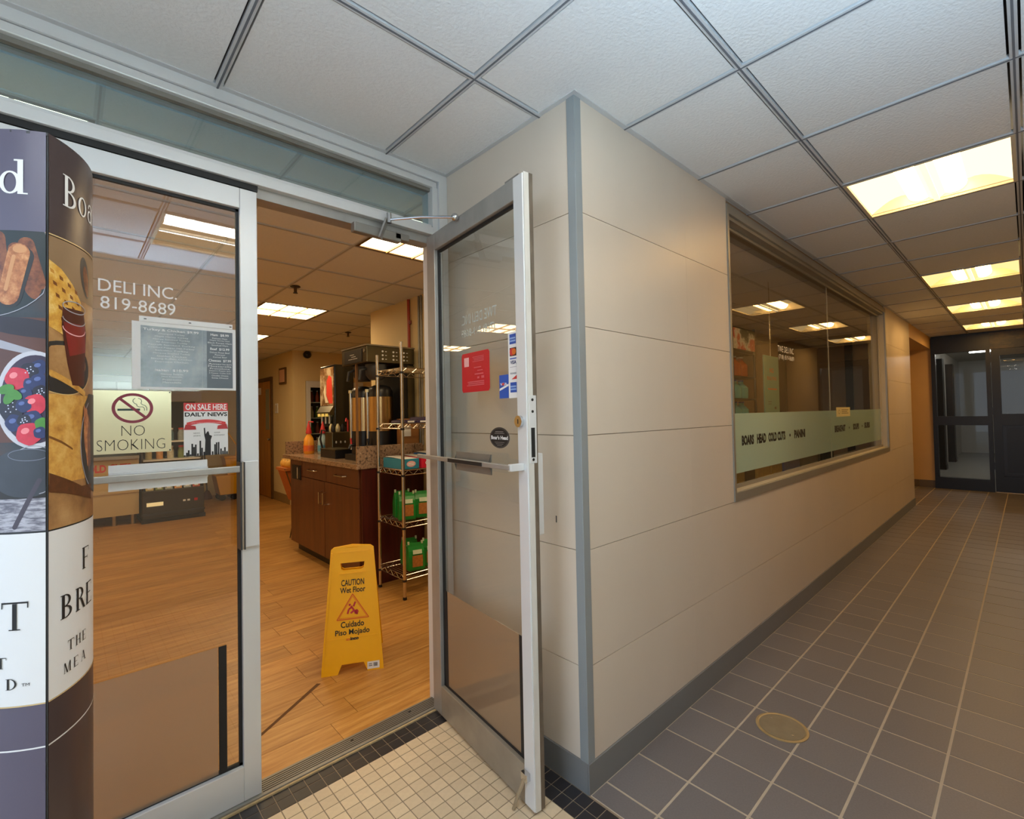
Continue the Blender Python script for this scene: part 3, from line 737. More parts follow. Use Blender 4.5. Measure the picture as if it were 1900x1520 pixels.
m_photo_wood = ramp_mat('wooden_board_photo_print', [(.3, '7a5433'), (.5, 'a67a4c'), (.7, 'c29a68')], 9, .35)
m_bannerwhite = mat('banner_white_print', 'e9ebee', .4)
m_gold = mat('gold_line_print', 'd9bd8a', .4)
LARC = RB*2*math.radians(56.5)
bands = [(.02, .706, m_purple, m_brownp), (.708, .789, m_purple, m_brownp), (.792, 1.122, m_bannerwhite, m_bannerwhite), (1.125, 1.713, m_photo_dark, m_photo_wood), (1.717, 1.918, m_purple, m_brownp)]
def sheet_band(name, m, side, z0, z1, off=0., s0=0., s1=LARC, n=24, parent=bn):
    P = panel_pt(side, off); b = MB(); vs = []
    for i in range(n+1):
        s = s0+(s1-s0)*i/n; vs += [P(s, z0), P(s, z1)]
    b.add(vs, [(2*i, 2*i+2, 2*i+3, 2*i+1) for i in range(n)]); return b.build(name, m, parent, smooth=True)
core = {}
for side in 'LR':
    p0 = sheet_band('front_panel' if side == 'L' else 'side_panel', m_darkgrey, side, .0, 1.919, -.002)
    for z0, z1, ml, mr in bands: sheet_band('printed_band', ml if side == 'L' else mr, side, z0, z1, .0, .0025, LARC-.0025, parent=p0)
    for z in (.7895, 1.715): sheet_band('gold_line', m_gold, side, z, z+.0025, .0004, .0025, LARC-.0025, parent=p0)
    sheet_band('fold_line', m_bannerwhite, side, .7055, .7085, .0004, .0025, LARC-.0025, parent=p0)
    core[side] = p0
def lens_poly(n=16):
    L_ = [panel_pt('L')(LARC*i/n, 0)[:2] for i in range(n+1)]; R_ = [panel_pt('R')(LARC*i/n, 0)[:2] for i in range(n+1)]
    return L_+R_[::-1][1:-1]
MB().prism(lens_poly(), 1.912, 1.917, 'z').build('top_cap', m_darkgrey, bn)
MB().prism(lens_poly(), 0, .012, 'z').build('base_plate', m_darkgrey, bn)
# printed food: polygons wrapped on the panels
def wrapped(name, m, side, pts, off, seg=1, label=None):
    b = MB(); P = panel_pt(side, off, True); ds = .005
    pts = [(min(max(q[0], .0025), .3), q[1]) for q in pts]
    lo, hi = min(q[0] for q in pts), max(q[0] for q in pts)
    def cut(pp, val, keep_low):
        out = []
        for (x0, z0), (x1, z1) in zip(pp, pp[1:]+pp[:1]):
            i0, i1 = ((x0 <= val) == keep_low) or x0 == val, ((x1 <= val) == keep_low) or x1 == val
            if i0: out.append((x0, z0))
            if i0 != i1 and x0 != x1: out.append((val, z0+(z1-z0)*(val-x0)/(x1-x0)))
        return out
    k = 0
    while lo+k*ds < hi:
        a_, b_ = lo+k*ds, min(hi, lo+(k+1)*ds); k += 1
        pp = cut(pts, b_, True)
        if len(pp) > 2: pp = cut(pp, a_, False)
        if len(pp) > 2: b.add([P(*q) for q in pp], [tuple(range(len(pp)))])
    o = b.build(name, m, core[side]); return o
def blob(name, m, side, s, z, rs, rz, off, rot=0., n=20, wob=0.):
    c, q = math.cos(math.radians(rot)), math.sin(math.radians(rot)); pts = []
    for i in range(n):
        t = 2*math.pi*i/n; k = 1+wob*math.sin(5*t+s*90)
        x, y = rs*k*math.cos(t), rz*k*math.sin(t); pts.append((s-(c*x-q*y) if side == 'L' else s+(c*x-q*y), z+q*x+c*y))
    return wrapped(name, m, side, pts, off)
m_saus = ramp_mat('sausage_photo_print', [(.3, '7d4526'), (.5, 'b5713f'), (.7, 'd79c66')], 60, .35)
m_saus_hi = mat('sausage_highlight_print', 'cc9260', .4)
m_berry_blue = mat('blueberry_photo_print', '2b3560', .4, var=.3, vscale=60)
m_rasp = mat('raspberry_photo_print', 'c93447', .4, var=.3, vscale=90)
m_blackb = mat('blackberry_photo_print', '1e1c2c', .3, var=.5, vscale=200)
m_leaf = mat('mint_leaf_photo_print', '4d8a3c', .4, var=.2, vscale=60)
m_bowl = mat('grey_bowl_photo_print', 'a6a6b2', .4)
m_bowl_in = mat('bowl_inside_photo_print', '3a2e44', .4)
m_waffle = ramp_mat('waffle_photo_print', [(.25, 'b97824'), (.5, 'dca848'), (.7, 'f2d68e')], 40, .4)
m_wafdark = mat('waffle_pocket_print', '7a4312', .5)
m_jam = mat('jam_photo_print', '7e1f1f', .3, var=.3, vscale=40)
m_pan = mat('cast_pan_photo_print', '2a2827', .4)
m_toast = ramp_mat('toast_photo_print', [(.3, 'a8702c'), (.5, 'd09a48'), (.7, 'e3b96c')], 30, .4)
m_cloth = ramp_mat('striped_cloth_photo_print', [(.4, '6a6a78'), (.6, 'b8b8c4')], 40, .5, stretch=(1, 1, 5))
m_tableb = mat('brown_table_photo_print', '5c3a30', .4, var=.25, vscale=20)
m_glassp = mat('glass_jug_photo_print', '3c4048', .3, var=.3, vscale=20)
# left panel print
def capsule(name, m, side, p0, p1, r, off, n=8):
    """rounded bar from p0 to p1 in panel coordinates"""
    (s0, z0), (s1, z1) = p0, p1; a = math.atan2(z1-z0, s1-s0); pts = []
    for c, a0 in ((p1, a-math.pi/2), (p0, a+math.pi/2)):
        for i in range(n+1):
            t_ = a0+math.pi*i/n; pts.append((c[0]+r*math.cos(t_), c[1]+r*math.sin(t_)))
    return wrapped(name, m, side, pts, off)
m_saus_dk = ramp_mat('sausage_shadow_photo_print', [(.3, '4a2616'), (.5, '7c4527'), (.7, '94592f')], 60, .35)
sheet_band('printed_table', m_tableb, 'L', 1.30, 1.545, .0003, .0025, .2, parent=core['L'])
blob('printed_plate', mat('dark_plate_print', '202a2b', .35), 'L', .10, 1.66, .115, .113, .0005, n=40)
ring('printed_plate_rim', m_bowl, core['L'], lambda s, z: panel_pt('L', .0007, True)(s, z), .10, 1.66, .116, .114, .0015)
sheet_band('printed_backdrop', m_purple, 'L', 1.7165, 1.80, .0008, .0025, .2, parent=core['L'])
for p0, p1, r, m in (((.085, 1.70), (.078, 1.63), .016, m_saus_dk), ((.012, 1.615), (.034, 1.69), .014, m_saus_dk), ((.022, 1.60), (.052, 1.68), .013, m_saus_dk), ((.02, 1.59), (.024, 1.594), .008, m_saus_dk), ((.082, 1.62), (.083, 1.60), .012, m_saus)):
    capsule('printed_sausage', m, 'L', p0, p1, r, .0006)
capsule('printed_sausage_shadow', m_pan, 'L', (.062, 1.585), (.042, 1.665), .0215, .0008)
capsule('printed_sausage', m_saus, 'L', (.064, 1.588), (.046, 1.672), .019, .001); capsule('printed_sausage_highlight', m_saus_hi, 'L', (.068, 1.60), (.054, 1.665), .0035, .0012)
blob('printed_sausage_end', m_saus_hi, 'L', .044, 1.680, .012, .008, .0012)
wrapped('printed_knife', m_bowl, 'L', [(.2, 1.53), (.085, 1.503), (.004, 1.475), (.004, 1.466), (.085, 1.486), (.2, 1.505)], .0005)
blob('printed_napkin', mat('dark_cloth_print', '33303a', .5, var=.2, vscale=30), 'L', .03, 1.525, .09, .018, .0004, -8)
blob('printed_bowl', mat('pale_bowl_rim_print', 'c8c8d2', .4), 'L', .020, 1.383, .066, .096, .0006, n=44); blob('printed_bowl_inside', m_bowl_in, 'L', .018, 1.384, .059, .087, .0008, n=44)
berries = ((.012, 1.447, .014, m_berry_blue), (.028, 1.44, .015, m_blackb), (.048, 1.425, .021, m_rasp), (.012, 1.42, .014, m_berry_blue), (.026, 1.414, .012, m_berry_blue), (.010, 1.398, .013, m_blackb), (.034, 1.396, .011, m_berry_blue),
           (.058, 1.366, .022, m_blackb), (.018, 1.374, .019, m_rasp), (.037, 1.372, .013, m_berry_blue), (.022, 1.346, .015, m_berry_blue), (.052, 1.338, .016, m_berry_blue), (.036, 1.342, .012, m_blackb), (.028, 1.316, .021, m_rasp), (.007, 1.335, .012, m_leaf), (.010, 1.318, .011, m_berry_blue))
m_seed = mat('berry_shine_print', 'c8cce0', .4); m_rseed = mat('raspberry_shine_print', 'ee8a90', .4)
for bi, (s_, z_, r_, m_) in enumerate(berries):
    blob('printed_berry', m_, 'L', s_, z_, r_, r_*1.05, .0010+.00008*bi, wob=.05); bo = .0011+.00008*bi
    if m_ is m_blackb:
        for k in range(7): blob('printed_berry_shine', m_seed, 'L', s_+.6*r_*math.cos(k*2.4)*(.3+.1*k), z_+.6*r_*math.sin(k*2.4)*(.3+.1*k), .0014, .0014, bo, n=6)
    elif m_ is m_rasp: blob('printed_berry_shine', m_rseed, 'L', s_+.006, z_+.006, r_*.35, r_*.28, bo, 30, n=10)
    elif m_ is m_berry_blue: blob('printed_berry_shine', mat('blueberry_shine_print', '5c6ca4', .4) if s_ == .012 and z_ > 1.44 else bpy.data.materials['blueberry_shine_print'], 'L', s_+.003, z_+.004, r_*.4, r_*.3, bo, 20, n=10)
for s_, z_, rot in ((.066, 1.404, 20), (.052, 1.394, -35), (.060, 1.388, 60)): blob('printed_leaf', m_leaf, 'L', s_, z_, .015, .009, .0025, rot)
sheet_band('printed_shadow', m_pan, 'L', 1.188, 1.275, .0003, .0025, .2, parent=core['L'])
blob('printed_jug', m_glassp, 'L', .035, 1.24, .06, .048, .0006, n=30); ring('printed_jug_rim', m_bowl, core['L'], lambda s, z: panel_pt('L', .0009, True)(s, z), .02, 1.245, .045, .048, .0016, a0=60, a1=260)
ring('printed_jug_rim', mat('jug_glass_shine', '7c8090', .3), core['L'], lambda s, z: panel_pt('L', .0009, True)(s, z), .03, 1.275, .034, .012, .0012)
sheet_band('printed_cloth', m_cloth, 'L', 1.126, 1.190, .0004, .0025, .2, parent=core['L'])
capsule('printed_fork', mat('fork_print', '4a4450', .3), 'L', (.052, 1.135), (.012, 1.225), .004, .0007)
# right panel print
sheet_band('printed_backdrop', mat('tan_backdrop_print', '8a6e52', .45, var=.15, vscale=20), 'R', 1.60, 1.712, .0003, .0025, .3, parent=core['R'])
blob('printed_spoon', mat('steel_spoon_print', '3c3c3e', .3), 'R', .108, 1.655, .02, .045, .0006, 15); blob('printed_spoon_bowl', m_saus_dk, 'R', .112, 1.648, .012, .034, .0008, 15)
wrapped('printed_waffle', m_waffle, 'R', [(.0026, 1.664), (.03, 1.652), (.06, 1.628), (.088, 1.596), (.092, 1.56), (.07, 1.53), (.04, 1.515), (.0026, 1.53)], .0005)
for i in range(4):
    for j in range(5):
        s_, z_ = .004+.0205*i+.006*j, 1.648-.0235*j-.0095*i
        if s_ < .085 and z_ > 1.53: wrapped('printed_waffle_pocket', m_wafdark if (i+j) % 3 else mat('waffle_butter_print', 'c88a30', .5) if (i, j) == (0, 0) else m_wafdark, 'R', [(s_, z_), (s_+.0085, z_-.0035), (s_+.010, z_-.0105), (s_+.0015, z_-.008)], .0008)
blob('printed_plate', m_pan, 'R', .04, 1.45, .085, .055, .0006, 0, n=34)
ring('printed_plate_rim', m_gold, core['R'], lambda s, z: panel_pt('R', .0008, True)(s, z), .04, 1.45, .086, .056, .0014, a0=200, a1=345)
blob('printed_board', m_photo_wood, 'R', .04, 1.46, .068, .036, .0008, 0, n=30); capsule('printed_stick', m_toast, 'R', (.006, 1.437), (.10, 1.40), .006, .0010)
wrapped('printed_jar', mat('dark_jam_print', '4a1c16', .3, var=.3, vscale=40), 'R', [(.032, 1.575), (.098, 1.578), (.110, 1.53), (.100, 1.415), (.058, 1.415), (.044, 1.46), (.030, 1.535)], .0011)
wrapped('printed_jam', m_jam, 'R', [(.034, 1.545), (.104, 1.548), (.106, 1.49), (.05, 1.475)], .0013)
for (cz, rz_, m) in ((1.580, .013, m_bowl), (1.556, .014, m_bowl), (1.536, .016, m_pink_print)): ring('printed_jar_rim', m, core['R'], lambda s, z: panel_pt('R', .0015, True)(s, z), .068, cz, .037, rz_, .0022, a0=(0 if cz > 1.57 else 180), a1=360)
sheet_band('printed_toast', m_toast, 'R', 1.215, 1.395, .0004, .0025, .3, parent=core['R'])
wrapped('printed_toast_crack', mat('toast_crack_print', '7a4c1c', .5), 'R', [(.0026, 1.312), (.03, 1.300), (.06, 1.283), (.06, 1.279), (.03, 1.295), (.0026, 1.307)], .0007)
wrapped('printed_pan', m_pan, 'R', [(.098, 1.37), (.125, 1.40), (.2, 1.40), (.2, 1.17), (.12, 1.19), (.095, 1.24), (.086, 1.30)], .0009)
ring('printed_pan_rim', m_bowl, core['R'], lambda s, z: panel_pt('R', .0011, True)(s, z), .16, 1.29, .075, .105, .0025, a0=120, a1=240)
blob('printed_bacon', m_saus, 'R', .112, 1.31, .012, .065, .0012, 6, n=24, wob=.12); blob('printed_bacon', m_saus_dk, 'R', .126, 1.29, .009, .06, .0013, 2, n=24, wob=.12)
wrapped('printed_crust', mat('brown_crust_print', '5a3216', .5, var=.5, vscale=90), 'R', [(.0026, 1.238), (.04, 1.222), (.09, 1.20), (.14, 1.20), (.14, 1.165), (.09, 1.178), (.04, 1.192), (.0026, 1.20)], .0010)
# serif lettering
def serif(side, s0, z0, h, ch, m, w=1.):
    P0 = panel_pt(side, .0011); hh = h
    def P(x, y): return P0(s0-x*hh*w if side == 'L' else s0+x*hh*w, z0+y*hh)
    R_ = lambda rs: rects('serif_letter', m, core[side], P, rs)
    b = MB()
    def rect(x0, y0, x1, y1): b.add([P(x0, y0), P(x1, y0), P(x1, y1), P(x0, y1)], [(0, 1, 2, 3)])
    def arc(cx, cy, rx, ry, wx, wy, a0, a1, n=16):
        vs = []
        for i in range(n+1):
            t = math.radians(a0+(a1-a0)*i/n); vs += [P(cx+rx*math.cos(t), cy+ry*math.sin(t)), P(cx+(rx-wx)*math.cos(t), cy+(ry-wy)*math.sin(t))]
        b.add(vs, [(2*i, 2*i+2, 2*i+3, 2*i+1) for i in range(n)])
    def diag(x0, y0, x1, y1, wd): b.add([P(x0, y0), P(x0+wd, y0), P(x1+wd, y1), P(x1, y1)], [(0, 1, 2, 3)])
    if ch in 'BRDFEHMT':
        if ch == 'T':
            rect(0, .94, .84, 1); rect(.35, 0, .49, .94); rect(.24, 0, .6, .035); rect(0, .78, .035, .94); rect(.805, .78, .84, .94)
        elif ch == 'M':
            rect(.06, 0, .11, 1); rect(.0, 0, .18, .035); rect(.72, 0, .85, 1); rect(.65, 0, .92, .035); diag(.06, 1, .38, 0, .13); diag(.72, 1, .40, 0, .05)
        else:
            rect(.08, 0, .22, 1); rect(0, 0, .32, .035); rect(0, .965, .3, 1)
            if ch == 'D': arc(.22, .5, .5, .5, .13, .045, -90, 90)
            if ch == 'B': arc(.22, .745, .33, .255, .12, .045, -90, 90); arc(.22, .26, .40, .26, .13, .045, -90, 90)
            if ch == 'R': arc(.22, .74, .36, .26, .12, .045, -90, 90); diag(.6, 0, .32, .49, .15)
            if ch == 'F': rect(.22, .955, .66, 1); rect(.22, .49, .52, .53); rect(.63, .78, .66, .96); rect(.49, .42, .52, .6)
            if ch == 'E': rect(.22, .955, .66, 1); rect(.22, .49, .52, .53); rect(.22, 0, .68, .045); rect(.63, .8, .66, .96); rect(.65, .04, .68, .22)
            if ch == 'H': rect(.62, 0, .76, 1); rect(.54, 0, .84, .035); rect(.54, .965, .84, 1); rect(.22, .48, .62, .52)
    if ch == 'A': diag(.0, 0, .34, 1, .05); diag(.62, 0, .30, 1, .14); rect(.16, .32, .56, .36); rect(-.08, 0, .14, .035); rect(.55, 0, .84, .035)
    if ch == 'o': arc(.3, .34, .3, .34, .12, .05, 0, 360, 24)
    if ch == 'a': arc(.26, .22, .24, .22, .1, .05, 0, 360, 20); rect(.42, 0, .54, .5); arc(.3, .48, .24, .2, .1, .06, 0, 180)
    if ch == 'd': arc(.28, .33, .28, .33, .12, .05, 0, 360, 24); rect(.47, 0, .61, 1.0); rect(.38, .95, .5, 1.); rect(.58, 0, .72, .04)
    return b.build('serif_letter', m, core[side])
serif('L', .0805, 1.789, .069, 'd', m_white)
serif('L', .135, 1.789, .069, 'a', m_white)
serif('R', .033, 1.787, .066, 'B', m_white, .9); serif('R', .078, 1.787, .062, 'o', m_white, .9); serif('R', .118, 1.787, .062, 'a', m_white, .9)
serif('L', .0745, .937, .054, 'T', m_black_print); serif('L', .085, .865, .021, 'T', m_black_print, 1.1); serif('L', .0665, .824, .021, 'D', m_black_print, 1.2)
lettering('TM', m_black_print, core['L'], lambda x, z: panel_pt('L', .0011)(-x, z), -.040, -.027, .829, .8345)
serif('R', .092, 1.02, .046, 'F', m_black_print)
serif('R', .027, .938, .048, 'B', m_black_print); serif('R', .068, .938, .048, 'R', m_black_print); serif('R', .108, .938, .048, 'E', m_black_print)
for k, ch in enumerate('THE'): serif('R', .045+.0235*k, .868, .021, ch, m_black_print)
for k, ch in enumerate('MEA'): serif('R', .035+.0265*k, .826, .021, ch, m_black_print)

# ------------------------------------------------------------------ deli interior shell
tag(MB().box(2.56, 7.85, 0, 2.70, 10.1, HI+.05).build('wall_side', m_plaster), 'cream side wall with the oak door far inside the deli', 'wall', kind='structure')
tag(MB().box(2.56, 7.70, 0, 2.755, 7.85, HI+.05).box(3.705, 7.70, 0, 4.6, 7.85, HI+.05).box(2.755, 7.70, 1.935, 3.705, 7.85, HI+.05).build('wall_middle', m_plaster), 'cream wall behind the glass drinks cooler', 'wall', kind='structure')
tag(MB().box(-1.6, 10.0, 0, 2.56, 10.12, HI+.05).build('wall_back', m_plaster), 'cream back wall of the deli', 'wall', kind='structure')
tag(MB().box(-1.7, 1.975, 0, -1.58, 10.0, HI+.05).build('wall_left', m_plaster), 'cream left wall of the deli', 'wall', kind='structure')
tag(MB().box(2.27, 3.45, 0, 2.9, 4.52, HI+.05).build('wall_column', m_plaster), 'cream boxed column behind the coffee brewer', 'wall', kind='structure')
tag(MB().box(2.9, 3.45, 0, 8.4, 3.57, HI+.05).build('wall_seating', m_plaster2), 'beige wall at the back of the window side room', 'wall', kind='structure')
tag(MB().box(4.5, 3.57, 0, 4.62, 7.72, HI+.05).build('wall_cooler', m_plaster), 'cream wall right of the drinks cooler', 'wall', kind='structure')
we = thing('wall_east', 'beige far wall of the window side room with a dark framed doorway', 'wall', (8.3, 2.2, 0), kind='structure')
MB().box(8.3, 1.25, 0, 8.4, 1.72, HI+.05).box(8.3, 2.66, 0, 8.4, 3.45, HI+.05).box(8.3, 1.72, 2.40, 8.4, 2.66, HI+.05).build('wall_face', m_plaster2, we)
d5 = thing('door_5', 'dark framed doorway seen through the corridor window', 'door', (8.3, 2.2, 0), kind='structure')
box('jamb', m_blackdoor, d5, 8.27, 1.70, 0, 8.42, 1.79, 2.40); box('jamb', m_blackdoor, d5, 8.27, 2.58, 0, 8.42, 2.67, 2.40)
box('head', m_blackdoor, d5, 8.27, 1.79, 2.27, 8.42, 2.58, 2.40); box('door_panel', m_plaster2, d5, 8.36, 1.79, .01, 8.39, 2.58, 2.27)
b = thing('baseboard_side', 'brown tile baseboard under the cream deli wall', 'baseboard', (2.56, 8.3, 0), kind='structure')
box('base_strip', mat('brown_tile_base', '8d7246', .5), b, 2.548, 7.86, 0, 2.56, 8.64, .14)
# oak door
d4 = thing('door_4', 'honey oak door with narrow glass light at the back of the deli', 'door', (2.55, 9.1, 0), kind='structure')
box('frame', m_framebrown, d4, 2.53, 8.66, 0, 2.56, 8.72, 2.06); box('frame', m_framebrown, d4, 2.53, 9.62, 0, 2.56, 9.68, 2.06); box('frame', m_framebrown, d4, 2.53, 8.72, 2.0, 2.56, 9.62, 2.06)
box('door_leaf', m_wooddoor, d4, 2.54, 8.725, .01, 2.56, 9.615, 1.995)
box('vision_light', mat('grey_wired_glass', '8a8a70', .2), d4, 2.535, 8.80, 1.16, 2.545, 8.99, 1.86)
MB().cyl((2.53, 8.77, 1.0), (2.50, 8.77, 1.0), .02, 12).build('handle', m_chrome, d4, smooth=True)
box('room_sign', m_whitepanel, d4, 2.53, 9.27, 1.78, 2.54, 9.40, 1.90)
t = thing('notice_frame', 'small brown framed notice on the cream wall by the oak door', 'picture frame', (2.55, 8.12, 1.9))
box('frame', m_framebrown, t, 2.535, 7.97, 1.90, 2.559, 8.27, 2.16); box('paper', mat('pinkish_notice_paper', 'd9a987', .6), t, 2.532, 8.0, 1.93, 2.536, 8.24, 2.13)
t = thing('light_switch', 'cream double light switch plate beside the oak door', 'switch', (2.555, 8.45, 1.5))
box('plate', m_whitepanel, t, 2.551, 8.40, 1.44, 2.559, 8.53, 1.60); box('rocker', m_plaster2, t, 2.548, 8.42, 1.47, 2.552, 8.455, 1.57); box('rocker', m_plaster2, t, 2.548, 8.475, 1.47, 2.552, 8.51, 1.57)
t = thing('dome_camera', 'small black dome camera high on the cream wall', 'camera', (2.78, 7.68, 2.34))
MB().cyl((2.78, 7.70, 2.345), (2.78, 7.67, 2.345), .06, 16).build('mount', m_black, t); MB().sphere((2.78, 7.66, 2.345), .05, 14, 10).build('dome', m_blackgloss, t, smooth=True)
for xx, yy, lb in ((1.345, 3.96, 'black sprinkler head hanging nearest the open doorway'), (2.56, 5.7, 'far black sprinkler head above the brewer')):
    t = thing('sprinkler', lb, 'sprinkler', (xx, yy, HI-.06), group='ceiling sprinkler heads')
    MB().lathe([(.035, 0), (.04, -.006), (.03, -.012)][::-1], (xx, yy, HI), 16).build('escutcheon', m_darkgrey, t, smooth=True)
    MB().cyl((xx, yy, HI-.012), (xx, yy, HI-.05), .012, 10).build('nozzle', m_framebrown, t, smooth=True)
    MB().cyl((xx, yy, HI-.054), (xx, yy, HI-.058), .018, 12).build('deflector', m_darkgrey, t)
t = thing('red_pipe', 'thin red sprinkler pipe running down the cream column', 'pipe', (2.255, 3.76, 1.0))
MB().cyl((2.256, 3.76, 1.092), (2.256, 3.76, 2.39), .013, 12).build('riser', mat('red_pipe_paint', 'a83a22', .4), t, smooth=True)
MB().cyl((2.256, 3.76, 2.18), (2.256, 3.735, 2.18), .009, 10).cyl((2.256, 3.735, 2.165), (2.256, 3.735, 2.195), .012, 10).build('bleed_valve', mat('red_pipe_paint.001', '8a2c1c', .4), t)
t = thing('conduit', 'pair of thin steel conduits on the column beside the red pipe', 'conduit', (2.26, 3.57, 1.))
for yy in (3.60, 3.56): MB().cyl((2.26, yy, 1.092), (2.26, yy, 2.39), .009, 10).build('conduit_tube', m_alu_dark, t, smooth=True)

# ------------------------------------------------------------------ coffee counter
cb = thing('base_cabinet', 'brown laminate coffee counter cabinet with steel handles', 'cabinet', (1.95, 4.4, 0))
box('carcass', m_cherry, cb, 1.705, 3.585, .09, 2.26, 5.18, .93)
box('toe_kick', m_black, cb, 1.76, 3.60, 0, 2.26, 5.16, .09)
box('end_panel', m_redwood, cb, 1.70, 3.565, 0, 2.26, 3.584, .93)
for y0, y1 in ((3.60, 4.245), (4.25, 4.835)):
    dr = box('drawer', m_cherry, cb, 1.688, y0, .775, 1.704, y1-.004, .925, bevel=.002)
    yc = (y0+y1)/2; MB().tube([(1.686, yc-.10, .855), (1.662, yc-.085, .853), (1.662, yc+.085, .853), (1.686, yc+.10, .855)], .006, 8).build('handle', m_chrome, dr, smooth=True)
for y0, y1, hy in ((3.60, 4.285, 4.245), (4.29, 5.165, 4.335)):
    dr = box('cabinet_door', m_cherry, cb, 1.688, y0, .10, 1.704, y1-.004, .770, bevel=.002)
    MB().tube([(1.686, hy, .68), (1.655, hy, .675), (1.655, hy, .575), (1.686, hy, .57)], .006, 8).build('handle', m_chrome, dr, smooth=True)
box('slot_surround', m_cherry, cb, 1.688, 4.838, .775, 1.704, 5.165, .925)
so = box('waste_slot', m_gasket, cb, 1.682, 4.86, .735, 1.689, 5.10, .875)
MB().tube([(1.684, 4.90, .87), (1.660, 4.885, .86), (1.660, 4.885, .755), (1.684, 4.90, .745)], .005, 8).build('slot_handle', m_chrome, so, smooth=True)
ct = thing('countertop', 'speckled brown granite countertop with upstands', 'countertop', (1.95, 4.4, .93))
box('slab', m_granite, ct, 1.655, 3.555, .93, 2.265, 5.30, .97, bevel=.004)
box('near_upstand', m_granite, ct, 1.66, 3.56, .97, 2.265, 3.585, 1.11, bevel=.002)
box('far_upstand', m_granite, ct, 1.68, 5.275, .97, 2.265, 5.298, 1.10, bevel=.002)
box('rear_upstand', m_granite, ct, 2.243, 3.586, .97, 2.265, 5.274, 1.09)
ZC = .9702
# twin coffee brewer
br = thing('coffee_brewer', 'tall steel twin coffee brewer with two thermal servers', 'coffee machine', (2.0, 3.95, ZC))
m_bronze = mat('bronze_tinted_steel', '5e5640', .3, metal=.7, var=.1)
box('head', m_bronze, br, 1.79, 3.64, 1.79, 2.235, 4.12, 1.925, bevel=.006)
box('head_top', m_steel, br, 1.785, 3.635, 1.925, 2.238, 4.125, 1.937)
box('control_panel', m_black, br, 1.784, 3.72, 1.80, 1.791, 4.05, 1.905)
for k in range(3):
    for j in range(3):
        o = MB().cyl((1.93+.10*j, 3.641, 1.82+.032*k), (1.93+.10*j, 3.634, 1.82+.032*k), .008, 10).build('button', m_whitepanel, br)
        MB().box(1.955+.10*j, 3.6365, 1.817+.032*k, 1.968+.10*j, 3.641, 1.823+.032*k).build('button_mark', m_alu, br)
for k in range(4): box('panel_label', m_alu, br, 1.7825, 3.80+.03*k, 1.83+.018*(k % 3), 1.7845, 3.88+.03*k, 1.836+.018*(k % 3))
MB().cyl((1.785, 3.67, 1.885), (1.779, 3.67, 1.885), .014, 12).build('panel_screw', m_steel, br)
box('rear_tower', m_black, br, 2.10, 3.66, .9702, 2.235, 4.10, 1.79)
box('side_plate', m_bronze, br, 2.17, 3.645, .98, 2.235, 3.66, 1.78)
for yy in (3.86,): box('post', mat('copper_tinted_post', 'b08a68', .3, metal=.6), br, 1.80, yy, .9702, 1.816, yy+.018, 1.79)
box('drip_base', m_black, br, 1.80, 3.65, .9702, 2.10, 4.10, 1.02)
for yy in (3.76, 3.99):
    f_ = MB().lathe([(.055, 0), (.085, .04), (.09, .11), (.09, .13)], (1.93, yy, 1.655), 20).build('brew_funnel', m_darkgrey, br, smooth=True)
    MB().tube([(1.85, yy, 1.75), (1.80, yy+.01, 1.73), (1.79, yy+.015, 1.65)], .012, 8).build('funnel_handle', m_darkgrey, f_, smooth=True)
for xs_, yy, lb in ((1.975, 3.775, 'steel thermal server with black lid nearest the wire rack'), (1.93, 4.0, 'second steel thermal server behind the copper post')):
    sv = thing('thermal_server', lb, 'coffee server', (xs_, yy, 1.02), group='thermal servers under the brewer')
    MB().cyl((xs_, yy, 1.022), (xs_, yy, 1.22), .104, 24).build('base', m_black, sv, smooth=True)
    MB().cyl((xs_, yy, 1.22), (xs_, yy, 1.51), .107, 28).build('body', mat('warm_brushed_steel', 'caa878', .25, metal=1., var=.15, vscale=3), sv, smooth=True)
    MB().lathe([(.104, 0), (.104, .05), (.085, .085), (.05, .10)], (xs_, yy, 1.51), 24).build('lid', m_black, sv, smooth=True)
    MB().tube([(xs_-.105, yy+.02, 1.06), (xs_-.11, yy+.02, 1.55)], .012, 10).build('sight_tube', m_chrome, sv, smooth=True)
    MB().cyl((xs_-.11, yy+.02, 1.55), (xs_-.11, yy+.02, 1.575), .017, 10).build('tube_cap', m_goldplate, sv)
    MB().tube([(xs_-.095, yy-.02, 1.10), (xs_-.135, yy-.02, 1.10), (xs_-.145, yy-.02, 1.07)], .012, 8).build('faucet', m_black, sv, smooth=True)
    MB().tube([(xs_-.125, yy-.02, 1.11), (xs_-.13, yy-.02, 1.16)], .008, 8).build('faucet_handle', m_red_print if yy > 3.9 else m_black, sv)
# cappuccino dispenser
dp = thing('drink_dispenser', 'black hot drink dispenser with red backlit picture front', 'drink dispenser', (2.13, 5.04, ZC))
box('body', m_blackgloss, dp, 2.03, 4.86, 1.25, 2.24, 5.23, 1.895, bevel=.008)
box('pedestal', m_black, dp, 2.10, 4.87, .9702, 2.238, 5.22, 1.25)
fp = box('picture_front', ramp_mat('dispenser_picture', [(.3, '4a3020'), (.48, '8d6a48'), (.6, 'c9b79a')], 7, .2), dp, 2.022, 4.87, 1.47, 2.031, 5.22, 1.87)
poly('red_picture', mat('red_backlit_print', 'd0402c', .4, emis=.25), fp, lambda x, z: (2.021, x, z), [(4.89, 1.49), (4.98, 1.49), (5.05, 1.58), (5.04, 1.73), (4.98, 1.79), (4.91, 1.76)])
poly('cream_picture', mat('cream_backlit_print', 'd8c49c', .4, emis=.2), fp, lambda x, z: (2.021, x, z), [(5.0, 1.50), (5.08, 1.50), (5.13, 1.62), (5.08, 1.70), (5.06, 1.58)])
